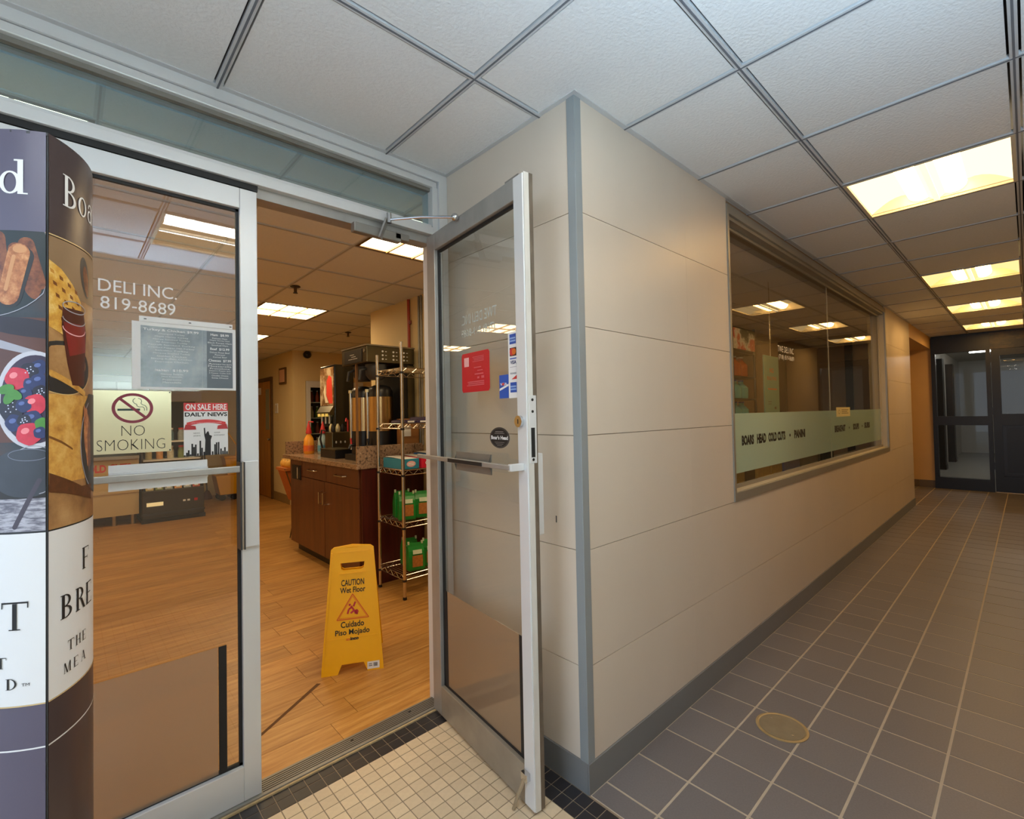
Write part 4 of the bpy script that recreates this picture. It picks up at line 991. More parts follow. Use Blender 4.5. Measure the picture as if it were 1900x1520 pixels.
MB().prism([(2.03, 1.37), (2.03, 1.465), (2.022, 1.465), (1.98, 1.40), (1.98, 1.37)], 4.87, 5.22, 'y').build('valve_hood', m_bronze, dp)
for k in range(3):
    o = box('selector', mat('lit_yellow_button', 'e8d070', .4, emis=.3), dp, 1.977, 4.91+.10*k, 1.355, 1.985, 4.98+.10*k, 1.385)
    MB().cyl((2.01, 4.945+.10*k, 1.37), (2.01, 4.945+.10*k, 1.28), .01, 8).build('nozzle', m_alu, dp)
# urn with handle on the counter and small goods
ur = thing('coffee_urn', 'small steel coffee urn with black handle and taps on the counter', 'urn', (1.99, 4.72, ZC))
box('tank', m_bronze, ur, 1.90, 4.62, 1.03, 2.09, 4.80, 1.20, bevel=.008)
box('base', m_black, ur, 1.89, 4.61, .9702, 2.10, 4.81, 1.03)
MB().tube([(1.905, 4.79, 1.21), (1.87, 4.80, 1.22), (1.855, 4.80, 1.13), (1.88, 4.80, 1.01)], .010, 8).build('handle', m_black, ur, smooth=True)
for k in range(3): MB().sphere((1.94+.045*k, 4.617, 1.10), .008, 8, 6, (1, 1, 1.6)).build('indicator', m_whitepanel, ur)
for k, (dx, dy, m) in enumerate(((0, 0, m_black), (.06, .03, m_goldplate), (.09, .10, m_black), (.03, .12, m_goldplate), (.12, .05, m_black))):
    MB().lathe([(.018, 0), (.022, .02), (.02, .05), (.008, .08)], (1.92+dx, 4.64+dy, 1.20), 12).build('lid_knob', m, ur, smooth=True)
MB().tube([(2.07, 4.64, 1.20), (2.07, 4.64, 1.31), (2.05, 4.63, 1.33), (2.04, 4.62, 1.30)], .008, 8).build('red_tap', m_red_print, ur, smooth=True)
bx = thing('tray_box', 'low black drip tray box at the counter edge', 'tray', (1.85, 4.41, ZC))
box('body', m_black, bx, 1.77, 4.24, .9702, 1.94, 4.58, 1.045, bevel=.003); box('lid_edge', m_bronze, bx, 1.768, 4.238, 1.045, 1.942, 4.582, 1.053)
def syrup(x, y, lbl, mb, mb2, cap, gnome):
    s = thing('syrup_bottle', lbl, 'bottle', (x, y, ZC), group='syrup bottles on the counter')
    MB().lathe([(.045, 0), (.052, .01), (.052, .10), (.045, .16), (.022, .20), (.02, .21)], (x, y, ZC), 20).build('bottle', mb, s, smooth=True)
    MB().lathe([(.0535, .03), (.0535, .09)], (x, y, ZC), 20).build('wrap_label', mb2, s, smooth=True)
    MB().lathe([(.028, .0), (.03, .01), (.022, .05), (.01, .10), (.004, .125)], (x, y, ZC+.21), 16).build('cap', cap, s, smooth=True)
    if gnome: MB().tube([(x, y, ZC+.31), (x, y, ZC+.335), (x+.03, y-.05, ZC+.33)], .007, 8).build('pump_spout', cap, s, smooth=True)
syrup(1.852, 5.10, 'orange syrup bottle with red pump at the far counter end', mat('orange_syrup', 'f0a030', .25, var=.1), mat('orange_label', 'e06a2a', .4, var=.3, vscale=40), m_red_print, True)
syrup(1.955, 4.99, 'pale blue syrup bottle with red cap beside the orange bottle', mat('pale_blue_bottle', '9fbccb', .25, var=.2, vscale=30), mat('blue_label', '5a9cc4', .4, var=.3, vscale=40), m_red_print, False)
cbx = thing('cardboard_box', 'brown cardboard box behind the wire rack beside the brewer', 'box', (2.2, 3.61, ZC))
box('carton', mat('brown_cardboard', '9a6a3a', .8, var=.08), cbx, 2.05, 3.592, .9702, 2.24, 3.632, 1.32); box('label', m_whitepanel, cbx, 2.07, 3.590, 1.17, 2.16, 3.5922, 1.26)

# ------------------------------------------------------------------ wire rack with goods
rk = thing('wire_rack', 'chrome wire shelving rack loaded with snacks beside the counter', 'shelf rack', (2.1, 3.32, 0))
RX0, RX1, RY0, RY1 = 1.812, 2.42, 3.13, 3.505
for xx, yy in ((RX0, RY0), (RX0, RY1), (RX1, RY0), (RX1, RY1)):
    p = MB().cyl((xx, yy, .02), (xx, yy, 1.89 if yy == RY0 else 1.83), .0125, 12).build('post', m_wire, rk, smooth=True)
    MB().lathe([(.012, 0), (.016, .004), (.014, .02)], (xx, yy, 0), 10).build('foot', m_black, p, smooth=True)
for z in (.175, .555, .94, 1.283, 1.70):
    sh = MB()
    for zz in (z, z-.035):
        for a, b_ in (((RX0, RY0), (RX1, RY0)), ((RX1, RY0), (RX1, RY1)), ((RX1, RY1), (RX0, RY1)), ((RX0, RY1), (RX0, RY0))): sh.cyl((*a, zz), (*b_, zz), .0035, 6)
    o = sh.build('shelf_frame', m_wire, rk)
    zg = MB()
    for (ax, ay), (bx_, by_) in (((RX0, RY0), (RX1, RY0)), ((RX0, RY0), (RX0, RY1)), ((RX1, RY0), (RX1, RY1)), ((RX0, RY1), (RX1, RY1))):
        n = 14 if ay == by_ else 9
        zg.tube([(ax+(bx_-ax)*k/n, ay+(by_-ay)*k/n, z if k % 2 else z-.035) for k in range(n+1)], .0025, 5)
    zg.build('shelf_truss', m_wire, o)
    wr = MB()
    for k in range(1, 24): wr.cyl((RX0+(RX1-RX0)*k/24, RY0, z), (RX0+(RX1-RX0)*k/24, RY1, z), .002, 5)
    tag(wr.build('shelf_wires', m_wire, o), kind='stuff')
    for xx, yy in ((RX0, RY0), (RX0, RY1)): MB().cyl((xx, yy, z-.045), (xx, yy, z-.03), .016, 10).build('collar', m_black, o)
m_bag = mat('green_cookie_bag', '1f8a36', .28, var=.25, vscale=30, bump=.3, bscale=20)
m_baglabel = mat('cookie_picture_label', 'b87a3c', .4, var=.45, vscale=60)
m_bagtop = mat('pale_green_label', 'd6e6c8', .4)
bagmesh = None
def bag(x, y, z, rz, lbl):
    t = thing('cookie_bag', lbl, 'bag', (x, y, z+.003), rz, group='green cookie bags on the wire rack', local=True)
    w_, d_, h_ = .062, .045, .20
    b = MB(); prof = [(0, 1, .96), (.06, 1, 1.05), (.5, 1, 1.06), (.72, .98, .85), (.88, .95, .35), (1, .95, .06)]
    vs = []
    for q, kx, ky in prof: vs += [(-w_*kx, -d_*ky, h_*q), (w_*kx, -d_*ky, h_*q), (w_*kx, d_*ky, h_*q), (-w_*kx, d_*ky, h_*q)]
    fs = [(0, 3, 2, 1)]+[(4*k+i, 4*k+(i+1) % 4, 4*k+4+(i+1) % 4, 4*k+4+i) for k in range(len(prof)-1) for i in range(4)]+[tuple(4*(len(prof)-1)+i for i in range(4))]
    b.add(vs, fs).build('pouch', m_bag, t, bevel=.004)
    MB().add([(-.035, -.0495, .03), (.045, -.0495, .03), (.045, -.0495, .115), (-.035, -.0495, .115)], [(0, 1, 2, 3)]).build('cookie_picture', m_baglabel, t)
    MB().add([(-.03, -.049, .125), (.04, -.049, .125), (.04, -.041, .155), (-.03, -.041, .155)], [(0, 1, 2, 3)]).build('name_label', m_bagtop, t)
    for xx in (-.052, .052): MB().box(xx-.006, -.012, .19, xx+.006, .0, .212).build('fold_tab', m_bagtop, t)
bag(1.90, 3.24, .555, -.35, 'green cookie bag leftmost on the upper bag shelf'); bag(2.035, 3.23, .555, -.4, 'green cookie bag right of the first on the upper bag shelf')
bag(1.93, 3.36, .555, -.3, 'green cookie bag at the back left of the upper bag shelf'); bag(2.18, 3.25, .555, -.4, 'green cookie bag farthest right on the upper bag shelf')
bag(1.945, 3.20, .175, -.25, 'green cookie bag leftmost on the lowest rack shelf'); bag(2.09, 3.22, .175, -.35, 'green cookie bag right end of the lowest rack shelf'); bag(1.99, 3.36, .175, -.3, 'green cookie bag at the back of the lowest rack shelf')
def carton(name, lbl, m, x0, y0, x1, y1, z, h, logo, lm):
    t = thing(name, lbl, 'box', ((x0+x1)/2, (y0+y1)/2, z+.003), group='snack cartons on the wire rack')
    box('tray', m, t, x0, y0, z+.003, x1, y1, z+.003+h, bevel=.002)
    poly('logo', lm, t, lambda a, c: (a, y0-.0008, c), ellipse_pts((x0+x1)/2, z+.003+h*.5, (x1-x0)*.28, h*.3, 16)); lettering(logo, m_white, t, lambda a, c: (a, y0-.0014, c), (x0+x1)/2-(x1-x0)*.22, (x0+x1)/2+(x1-x0)*.22, z+h*.4, z+h*.66, off=.03)
    MB().add([(x0+.01, y0+.01, z+h+.0035), (x1-.01, y0+.01, z+h+.0035), (x1-.01, y1-.01, z+h+.012), (x0+.01, y1-.01, z+h+.012)], [(0, 1, 2, 3)]).build('foil_packs', m_white, t)
carton('snack_carton', 'teal snack carton on the middle rack shelf', mat('teal_carton', '2f8fb0', .4, var=.1), 1.835, 3.17, 1.975, 3.47, .94, .075, 'S', m_pink_print)
carton('snack_carton', 'red snack carton on the middle rack shelf', mat('red_carton', 'd5203f', .4, var=.1), 1.985, 3.15, 2.10, 3.47, .94, .078, 'oreo', m_red_dec)
carton('snack_carton', 'blue snack carton at the right of the middle rack shelf', mat('blue_carton', '2a6fb5', .4, var=.1), 2.11, 3.15, 2.30, 3.47, .94, .095, 'oreo', m_black_print)
m_purplepack = mat('purple_wrapper', '3c3350', .25, var=.4, vscale=25)
for k, (x, y, rz) in enumerate(((1.90, 3.26, .1), (2.02, 3.24, -.12), (2.15, 3.26, .08), (2.26, 3.25, -.1), (2.08, 3.28, .2))):
    z = 1.287+(.022 if k == 4 else 0)
    t = thing('snack_packet', ['leftmost', 'second', 'third', 'rightmost', 'topmost'][k]+' flat dark purple snack packet on the upper rack shelf', 'packet', (x, y, z), rz, group='purple snack packets', local=True)
    MB().prism([(-.055, .004), (-.045, 0), (.045, 0), (.055, .004), (.05, .02), (.02, .026), (-.02, .026), (-.05, .02)], -.09, .09, 'y').build('wrapper', m_purplepack, t, bevel=.002)
    MB().box(-.03, -.0915, .006, .03, -.0902, .018).build('print', m_whitepanel, t)

# ------------------------------------------------------------------ wet floor sign
SG = math.atan2(-.142, .277)
ws = thing('wet_floor_sign', 'yellow folding caution wet floor sign standing on the plank floor', 'floor sign', (1.10, 2.442, 0), SG, local=True)
Hs, lean = .628, .122
def sp(x, z, dy=0.): return (x, lean*z/Hs+dy, z)
def sign_panel(name, rear):
    hb, ht = .156, .108
    prof_out = [(-hb, 0), (-.075, 0), (-.055, .045), (.055, .045), (.075, 0), (hb, 0), (ht+.004, Hs-.012), (ht-.012, Hs), (0, Hs+.010), (-ht+.012, Hs), (-ht-.004, Hs-.012)]
    hole = [(-.062, .545), (.062, .545), (.058, .515), (.045, .507), (-.045, .507), (-.058, .515)]
    bm = bmesh.new()
    def P(x, z, d):
        if rear: return (x, 2*lean+.055-lean*z/Hs*1.45+.055*z/Hs*0+d-.0, z*.985)
        return (x, lean*z/Hs+d, z)
    from mathutils.geometry import tessellate_polygon
    tris = tessellate_polygon([[Vector((x, z, 0)) for x, z in prof_out], [Vector((x, z, 0)) for x, z in hole]])
    allp = prof_out+hole; b = MB(); n = len(allp)
    vs = [P(x, z, 0) for x, z in allp]+[P(x, z, .012) for x, z in allp]
    fs_ = [tuple(t_) for t_ in tris]+[tuple(i+n for i in t_[::-1]) for t_ in tris]
    no = len(prof_out)
    fs_ += [(i, (i+1) % no, n+(i+1) % no, n+i) for i in range(no)]
    nh = len(hole); fs_ += [(no+i, no+(i+1) % nh, n+no+(i+1) % nh, n+no+i) for i in range(nh)]
    b.add(vs, fs_); return b.build(name, m_yellow, ws)
bm = None
fpnl = sign_panel('front_panel', False); sign_panel('rear_panel', True)
W1 = lambda x, z: sp(x, z, -.0016); W0 = lambda x, z: sp(x, z, -.0008)
# raised rims
def rim(pts, wd, nm, dy=-.004):
    b = MB()
    for (x0, z0), (x1, z1) in zip(pts, pts[1:]):
        d = math.hypot(x1-x0, z1-z0); nx_, nz_ = -(z1-z0)/d*wd/2, (x1-x0)/d*wd/2
        q = [(x0+nx_, z0+nz_), (x1+nx_, z1+nz_), (x1-nx_, z1-nz_), (x0-nx_, z0-nz_)]
        b.add([sp(x, z, dy) for x, z in q]+[sp(x, z, .001) for x, z in q], [(0, 1, 2, 3), (0, 1, 5, 4), (1, 2, 6, 5), (2, 3, 7, 6), (3, 0, 4, 7)])
    return b.build(nm, m_yellow, fpnl)
rim([(.150, .02), (.107, .60)], .010, 'side_rim'); rim([(-.150, .02), (-.107, .60)], .010, 'side_rim')
rim([(-.128, .17), (.128, .17)], .004, 'panel_line', -.0015)
rim([(-.07, .49), (.07, .49)], .006, 'handle_rim', -.003); rim([(-.085, .60), (.085, .60)], .004, 'hinge_rim', -.002)
lettering('CAUTION', m_black_print, fpnl, W1, -.058, .060, .428, .460, off=.018)
lettering('Wet Floor', m_black_print, fpnl, W1, -.064, .066, .392, .421, off=.018)
m_redorange = mat('red_orange_print', 'd85a1a', .5)
strokes('warning_triangle', m_redorange, fpnl, W1, [[(-.080, .262), (0, .385), (.082, .262), (-.080, .262)]], .0045)
strokes('warning_triangle', m_redorange, fpnl, W1, [[(-.070, .268), (0, .374), (.072, .268), (-.070, .268)]], .0018)
m_figred = mat('crimson_print', 'c02a3c', .5)
poly('falling_figure', m_figred, fpnl, W1, ellipse_pts(-.015, .332, .006, .006, 12))
strokes('falling_figure', m_figred, fpnl, W1, [[(-.008, .326), (.006, .304), (.026, .284)], [(.004, .322), (.014, .345)], [(-.004, .32), (-.02, .31), (-.026, .288)], [(.006, .302), (-.010, .290)], [(.026, .284), (.010, .291), (.02, .305), (.028, .292)]], .009)
lettering('Cuidado', m_black_print, fpnl, W1, -.060, .058, .222, .252, off=.018)
lettering('Piso Mojado', m_black_print, fpnl, W1, -.088, .086, .178, .213, off=.018)
lettering('eco', m_redorange, fpnl, W1, -.033, -.012, .158, .168, off=.02); lettering('inco', m_black_print, fpnl, W1, -.012, .030, .158, .174, off=.05)
rects('price_sticker', m_whitepanel, fpnl, W1, [(.073, .008, .135, .043)]); rects('barcode', m_black_print, fpnl, lambda x, z: sp(x, z, -.0024), [(.105+.004*k, .018, .1075+.004*k, .036) for k in range(5)]+[(.08, .022, .098, .025), (.08, .030, .096, .033)])

# ------------------------------------------------------------------ scuff marks on the plank floor
t = thing('floor_scratch', 'long dark gouge in the plank floor left of the caution sign', 'scratch', (.72, 2.25, 0), local=False)
MB().add([(.575, 2.235, .0006), (.582, 2.222, .0006), (.94, 2.46, .0006), (.925, 2.475, .0006)], [(0, 1, 2, 3)]).build('mark', m_plank_joint, t)

# ------------------------------------------------------------------ far deli: counter, merchandiser, bucket, basket, coolers
dc = thing('deli_counter', 'long pale steel deli counter at the back left of the deli', 'counter', (.0, 8.4, 0))
m_cream_steel = mat('cream_counter_panel', 'c9b48e', .4, var=.04)
box('front_panel', m_cream_steel, dc, -1.5, 8.0, .13, .70, 8.7, .86); box('ledge', m_steel, dc, -1.5, 7.95, .86, .70, 8.72, .90)
box('lower_panel', m_cream_steel, dc, -1.5, 7.985, .42, .70, 8.0, .46)
for xx in (-1.4, -.4, .45, .64): MB().cyl((xx, 8.05, 0), (xx, 8.05, .13), .025, 10).build('leg', m_steel, dc)
lettering('COLD CUTS', m_red_print, dc, front(7.998), .12, .62, .70, .80, off=.04)
gc = box('glass_case', m_caseglass, dc, -1.5, 8.1, .90, .70, 8.6, 1.32)
mc = thing('merchandiser', 'low black open merchandiser with lit snack row beside the deli counter', 'display case', (1.07, 8.1, 0))
m_graybrown = mat('charcoal_brown_metal', '37322e', .4)
box('body', m_graybrown, mc, .725, 7.9, .05, 1.42, 8.5, .42, bevel=.01); box('plinth', m_black, mc, .715, 7.88, 0, 1.43, 8.5, .05)
box('bumper', m_darkgrey, mc, .72, 7.885, .10, 1.425, 7.9, .125)
for x0 in (.725, 1.405): box('side_panel', m_graybrown, mc, x0, 7.95, .42, x0+.015, 8.5, 1.05)
box('back_panel', m_black, mc, .74, 8.42, .42, 1.405, 8.5, 1.62)
for z in (.80, 1.05): box('shelf', m_whitepanel, mc, .74, 8.05, z, 1.405, 8.42, z+.02)
box('light_label', mat('lit_cream_label', 'efd9a0', .4, emis=.5), mc, .77, 7.896, .215, .95, 7.9, .265); box('badge', m_red_dec, mc, 1.30, 7.896, .235, 1.34, 7.9, .27)
for k in range(2): box('switch_mark', m_white, mc, 1.17+.05*k, 7.896, .24, 1.20+.05*k, 7.9, .265)
pal = ['c9b98a', '7c8a4a', '9aa4a8', 'e0a060', 'a8b4c4', 'b84a3a', 'd8d2c0', '5a7a8a']
for k in range(6):
    t = thing('snack_pack', ['first', 'second', 'third', 'fourth', 'fifth', 'sixth'][k]+' snack pack from the left on the merchandiser front row', 'packet', (.80+.105*k, 7.97, .421), group='snack packs in the merchandiser')
    m_ = mat('snack_pack_print', pal[k % 8], .35, var=.4, vscale=40, emis=.0)
    MB().prism([(7.93, .421), (8.0, .421), (8.03, .55), (7.99, .56)], .765+.105*k, .85+.105*k, 'x').build('pack', m_, t, bevel=.004)
    MB().prism([(7.931, .44), (7.935, .438), (7.968, .50), (7.964, .502)], .785+.105*k, .83+.105*k, 'x').build('pack_label', m_whitepanel, t)
for s_, z in enumerate((.8201, 1.0701)):
    for k in range(5):
        t = thing('shelf_jar', ['lower', 'upper'][s_]+' merchandiser shelf, jar number '+['one', 'two', 'three', 'four', 'five'][k]+' from the left', 'jar', (.82+.125*k, 8.2, z), group='jars on the merchandiser shelves')
        MB().lathe([(.04, 0), (.042, .1), (.03, .14), (.03, .15)], (.82+.125*k, 8.2, z), 14).build('jar', mat('jar_print', pal[(k*3+s_) % 8], .3, var=.3, vscale=30), t, smooth=True)
        MB().cyl((.82+.125*k, 8.2, z+.15), (.82+.125*k, 8.2, z+.175), .033, 14).build('lid', m_red_print if k % 2 else m_whitepanel, t)
fg = thing('upright_fridge', 'tall grey steel fridge behind the deli counter', 'refrigerator', (.6, 9.6, 0))
box('cabinet', mat('grey_fridge_steel', '8e9696', .35, metal=.4), fg, .15, 9.3, .05, .95, 9.98, 2.05, bevel=.01)
for x0, x1 in ((.16, .545), (.555, .94)):
    dd = box('fridge_door', mat('grey_fridge_steel.001', '99a1a0', .3, metal=.4), fg, x0, 9.27, .1, x1, 9.3, 1.95, bevel=.005)
    box('handle', m_chrome, dd, (x1-.05 if x0 < .3 else x0+.03), 9.24, .9, (x1-.03 if x0 < .3 else x0+.05), 9.27, 1.3)
box('feet', m_black, fg, .18, 9.35, 0, .92, 9.95, .05)
mb = thing('mop_bucket', 'yellow mop bucket with wringer and handle at the back of the deli', 'mop bucket', (1.98, 9.3, 0))
MB().prism([(1.86, .10), (2.10, .10), (2.16, .42), (1.80, .42)], 9.1, 9.45, 'y').build('bucket', m_yellow, mb, bevel=.01)
MB().prism([(1.98, .42), (2.12, .42), (2.20, .70), (1.94, .70)], 9.14, 9.40, 'y').build('wringer', m_yellow, mb, bevel=.008)
MB().box(1.93, 9.12, .70, 2.22, 9.42, .73).build('wringer_rim', m_yellow, mb)
MB().tube([(2.13, 9.27, .70), (2.15, 9.27, .9), (2.02, 9.27, 1.12)], .012, 8).build('wringer_handle', m_yellow, mb, smooth=True)
for xx in (1.9, 2.08):
    for yy in (9.15, 9.4): MB().cyl((xx, yy-.012, .05), (xx, yy+.012, .05), .05, 14).build('caster', m_black, mb)
MB().box(1.86, 9.12, .09, 2.10, 9.43, .101).build('chassis', m_darkgrey, mb)
mo = thing('mop', 'mop leaning behind the yellow bucket', 'mop', (1.76, 9.56, 0))
MB().cyl((1.76, 9.56, .10), (1.72, 9.80, 1.62), .012, 8).build('pole', m_darkgrey, mo, smooth=True)
MB().lathe([(.08, 0), (.07, .05), (.03, .14)], (1.76, 9.56, 0), 12).build('mop_head', mat('dark_red_mop', '5a2a22', .9, var=.3, vscale=60), mo)
bk = thing('basket_stand', 'orange brown basket on a bent wire stand behind the counter', 'basket', (1.88, 5.75, 0))
MB().prism([(1.78, .78), (2.02, .78), (1.96, .46), (1.90, .40)], 5.6, 5.9, 'y').build('basket', mat('terracotta_basket', 'a85c26', .6, var=.2, vscale=30), bk)
MB().box(1.77, 5.59, .76, 2.03, 5.91, .79).build('rim', mat('terracotta_basket.001', 'b86c30', .6), bk)
MB().tube([(1.77, 5.6, .79), (1.90, 5.62, .40), (1.835, 5.65, .012), (2.05, 5.65, .012), (2.1, 5.65, .2)], .008, 8).build('wire_stand', m_framebrown, bk, smooth=True)
for k in range(6):
    t = thing('snack_bag', ['front left', 'front right', 'middle left', 'middle right', 'back left', 'back right'][k]+' yellow snack bag in the orange basket', 'bag', (1.84+.10*(k % 2), 5.65+.09*(k//2), .79), group='yellow snack bags in the basket')
    MB().sphere((1.84+.10*(k % 2), 5.65+.09*(k//2), .83), .05, 10, 7, (1, .6, 1)).build('pouch', mat('yellow_snack_bag', 'e8b050', .35, var=.3, vscale=30), t, smooth=True)
    MB().box(1.81+.10*(k % 2), 5.645+.09*(k//2), .868, 1.87+.10*(k % 2), 5.655+.09*(k//2), .885).build('seal', mat('pale_yellow_seal', 'f0d090', .4), t)
dk = thing('drinks_cooler', 'glass door drinks cooler against the cream wall', 'refrigerator', (3.2, 8.000, 0))
for a in ((2.76, 8.120, .02, 3.7, 8.180, 1.93), (2.76, 7.700, .02, 2.79, 8.120, 1.93), (3.67, 7.700, .02, 3.7, 8.120, 1.93), (2.79, 7.700, 1.87, 3.67, 8.120, 1.93), (2.79, 7.700, .02, 3.67, 8.120, .12)): box('cabinet_wall', m_darkgrey, dk, *a)
for a in ((2.76, 1.83, 3.7, 1.93), (2.76, .05, 3.7, .14), (2.76, .14, 2.82, 1.83), (3.64, .14, 3.7, 1.83)): box('door_frame', m_alu, dk, a[0], 7.670, a[1], a[2], 7.698, a[3])
box('door_glass', m_caseglass, dk, 2.82, 7.680, .14, 3.64, 7.686, 1.83)
for r in range(6):
    z = .35+.25*r; box('cooler_shelf', m_whitepanel, dk, 2.79, 7.720, z-.012, 3.67, 8.120, z)
    for k in range(7):
        if r >= 2 and k < 3:
            t = thing('drink_bottle', 'bottle on cooler shelf '+['', '', 'two', 'three', 'four', 'five'][r]+' from the floor, '+['first', 'second', 'third'][k]+' from the left', 'bottle', (2.88+.09*k, 7.800, z), group='bottles in the drinks cooler')
            MB().lathe([(.03, 0), (.033, .09), (.014, .14), (.014, .17)], (2.88+.09*k, 7.800, z), 10).build('bottle', mat('drink_print', ['6a8a3a', 'b84a2c', 'c9a050', '4a6a34', 'd8c8a0', '8a3a2a'][(r+k*2) % 6], .25, var=.3, vscale=40), t, smooth=True)
            MB().cyl((2.88+.09*k, 7.800, z+.17), (2.88+.09*k, 7.800, z+.185), .016, 10).build('cap', m_whitepanel, t)

# ------------------------------------------------------------------ corridor window
wn = thing('window_1', 'wide fixed corridor window with frosted lettered band', 'window', ((WX0+WX1)/2, CY, WZ0), kind='structure')
m_wframe = mat('grey_window_frame', '9a9890', .4, metal=.4, var=.06)
m_wsill = mat('pale_window_sill', 'c8c0ac', .4, var=.05)
box('outer_trim', m_wframe, wn, WX0, 1.076, WZ0, WX1, 1.09, WZ0+.045); box('outer_trim', m_wframe, wn, WX0, 1.076, WZ1-.05, WX1, 1.09, WZ1)
box('outer_trim', m_wframe, wn, WX0, 1.076, WZ0+.045, WX0+.022, 1.09, WZ1-.05); box('outer_trim', m_wframe, wn, WX1-.045, 1.076, WZ0+.045, WX1, 1.09, WZ1-.05)
box('sill', m_wsill, wn, WX0+.022, 1.09, WZ0+.03, WX1-.045, 1.135, WZ0+.05); box('head', m_wframe, wn, WX0+.022, 1.09, WZ1-.07, WX1-.045, 1.24, WZ1-.05)
box('jamb', m_wsill, wn, WX0+.01, 1.09, WZ0+.05, WX0+.022, 1.24, WZ1-.07); box('jamb', m_wsill, wn, WX1-.045, 1.09, WZ0+.05, WX1-.02, 1.24, WZ1-.07)
box('glazing_bead', m_wframe, wn, WX0+.022, 1.132, WZ0+.05, WX1-.045, 1.142, WZ0+.072); box('glazing_bead', m_wframe, wn, WX0+.022, 1.132, WZ1-.09, WX1-.045, 1.142, WZ1-.07)
box('glazing_bead', m_wsill, wn, WX1-.07, 1.132, WZ0+.072, WX1-.045, 1.142, WZ1-.09)
box('inner_ledge', m_wsill, wn, WX0, 1.155, WZ0, WX1, 1.26, WZ0+.05)
XS = 4.76
for x0, x1 in ((WX0+.022, XS-.002), (XS+.002, WX1-.045)):
    MB().box(x0, 1.143, WZ0+.05, x1, 1.149, WZ1-.07).build('pane', m_winglass, wn)
box('pane_joint', m_wsill, wn, XS-.002, 1.142, WZ0+.05, XS+.002, 1.15, WZ1-.07)
box('frosted_film', m_frost, wn, WX0+.022, 1.1412, .975, XS-.003, 1.1420, 1.318); box('frosted_film', m_frost, wn, XS+.003, 1.1412, .975, WX1-.07, 1.1420, 1.318)
G1 = front(1.1406)
for tx, x0, x1 in (('BOARS', 2.89, 3.07), ('HEAD', 3.12, 3.27), ('COLD', 3.31, 3.46), ('CUTS', 3.475, 3.625), ('PANINI', 3.81, 4.055), ('BREAKFAST', 4.86, 5.22), ('SOUPS', 5.50, 5.73), ('SUBS', 5.96, 6.205)):
    lettering(tx, m_black_print, wn, G1, x0, x1, 1.128, 1.188, off=.06)
for x in (3.72, 5.356, 5.866): poly('bullet', m_black_print, wn, G1, ellipse_pts(x, 1.155, .014, .010))
lettering('TWE DELI INC', m_white, wn, G1, 3.53, 3.85, 1.73, 1.772); lettering('(718) 819-8689', m_white, wn, G1, 3.545, 3.855, 1.672, 1.712)
t = thing('paper_note', 'small cream paper note stuck at the frosted band of the corridor window', 'note', (5.15, 1.1405, 1.262))
box('paper', mat('cream_note_paper', 'd8cf9a', .6), t, 4.93, 1.1402, 1.262, 5.40, 1.1408, 1.345)
ring('print', m_black_print, t, front(1.1398), 5.02, 1.305, .03, .018, .004, wz=.003); rects('text_rule', m_black_print, t, front(1.1398), [(5.10, 1.32, 5.34, 1.324), (5.10, 1.305, 5.30, 1.309), (5.10, 1.29, 5.34, 1.294)])
# goods behind the window
t = thing('poster_panel', 'pale teal advertising panel hanging inside the corridor window', 'poster', (4.2, 1.45, .95))
box('panel', mat('pale_teal_panel', '8cc9ba', .5, var=.06), t, 4.13, 1.44, .9, 4.46, 1.45, 1.78)
lettering('NO', m_orange_print, t, front(1.4395), 4.25, 4.34, 1.64, 1.68, off=.03); lettering('BULLYING', m_orange_print, t, front(1.4395), 4.19, 4.40, 1.58, 1.61, off=.02)
rects('print', m_orange_print, t, front(1.4395), [(4.2, 1.50, 4.40, 1.512)]); rects('print', m_darkgrey, t, front(1.4395), [(4.2, 1.40, 4.28, 1.405), (4.2, 1.38, 4.27, 1.385), (4.34, 1.34, 4.38, 1.36)])
box('hanger', m_wire, t, 4.29, 1.443, 1.78, 4.30, 1.447, HI)
wr = thing('bottle_rack', 'black wire rack stacked with teal water bottles inside the corridor window', 'shelf rack', (3.65, 1.7, 0))
m_blackwire = mat('black_wire', '16181a', .4)
WRX0, WRX1, WRY0, WRY1 = 3.62, 4.04, 1.48, 1.80
for xx in (WRX0, WRX1):
    for yy in (WRY0, WRY1): MB().cyl((xx, yy, 0), (xx, yy, 1.98), .010, 8).build('post', m_blackwire, wr)
for z in (.9, 1.08, 1.25, 1.42, 1.59, 1.78, 1.96):
    o = MB()
    for yy in (WRY0, WRY1): o.cyl((WRX0, yy, z), (WRX1, yy, z), .007, 6)
    for xx in (WRX0, WRX1): o.cyl((xx, WRY0, z), (xx, WRY1, z), .007, 6)
    o.box(WRX0, WRY0, z-.004, WRX1, WRY1, z); o.build('rack_shelf', m_blackwire, wr)
box('header_board', ramp_mat('red_white_header_print', [(.42, 'c8402c'), (.5, 'e8e4dc'), (.6, '23252a')], 6, .4), wr, WRX0, WRY0-.008, 1.80, WRX1, WRY0-.002, 1.955)
m_teal = mat('teal_water_bottle', '7ccaca', .15, var=.25, vscale=15)
words = ['first', 'second', 'third']
for r, z in enumerate((1.083, 1.253, 1.423)):
    for k in range(3):
        t = thing('water_bottle', 'teal bottle on rack tier '+words[r]+' from the band, '+words[k]+' from the left', 'bottle', (3.70+.13*k, 1.56, z), group='teal bottles in the window rack')
        MB().lathe([(.05, 0), (.055, .02), (.055, .09), (.02, .125), (.02, .14)], (3.70+.13*k, 1.56, z), 12).build('bottle', m_teal, t, smooth=True)
        MB().cyl((3.70+.13*k, 1.56, z+.14), (3.70+.13*k, 1.56, z+.152), .022, 10).build('cap', m_blue_dec, t)
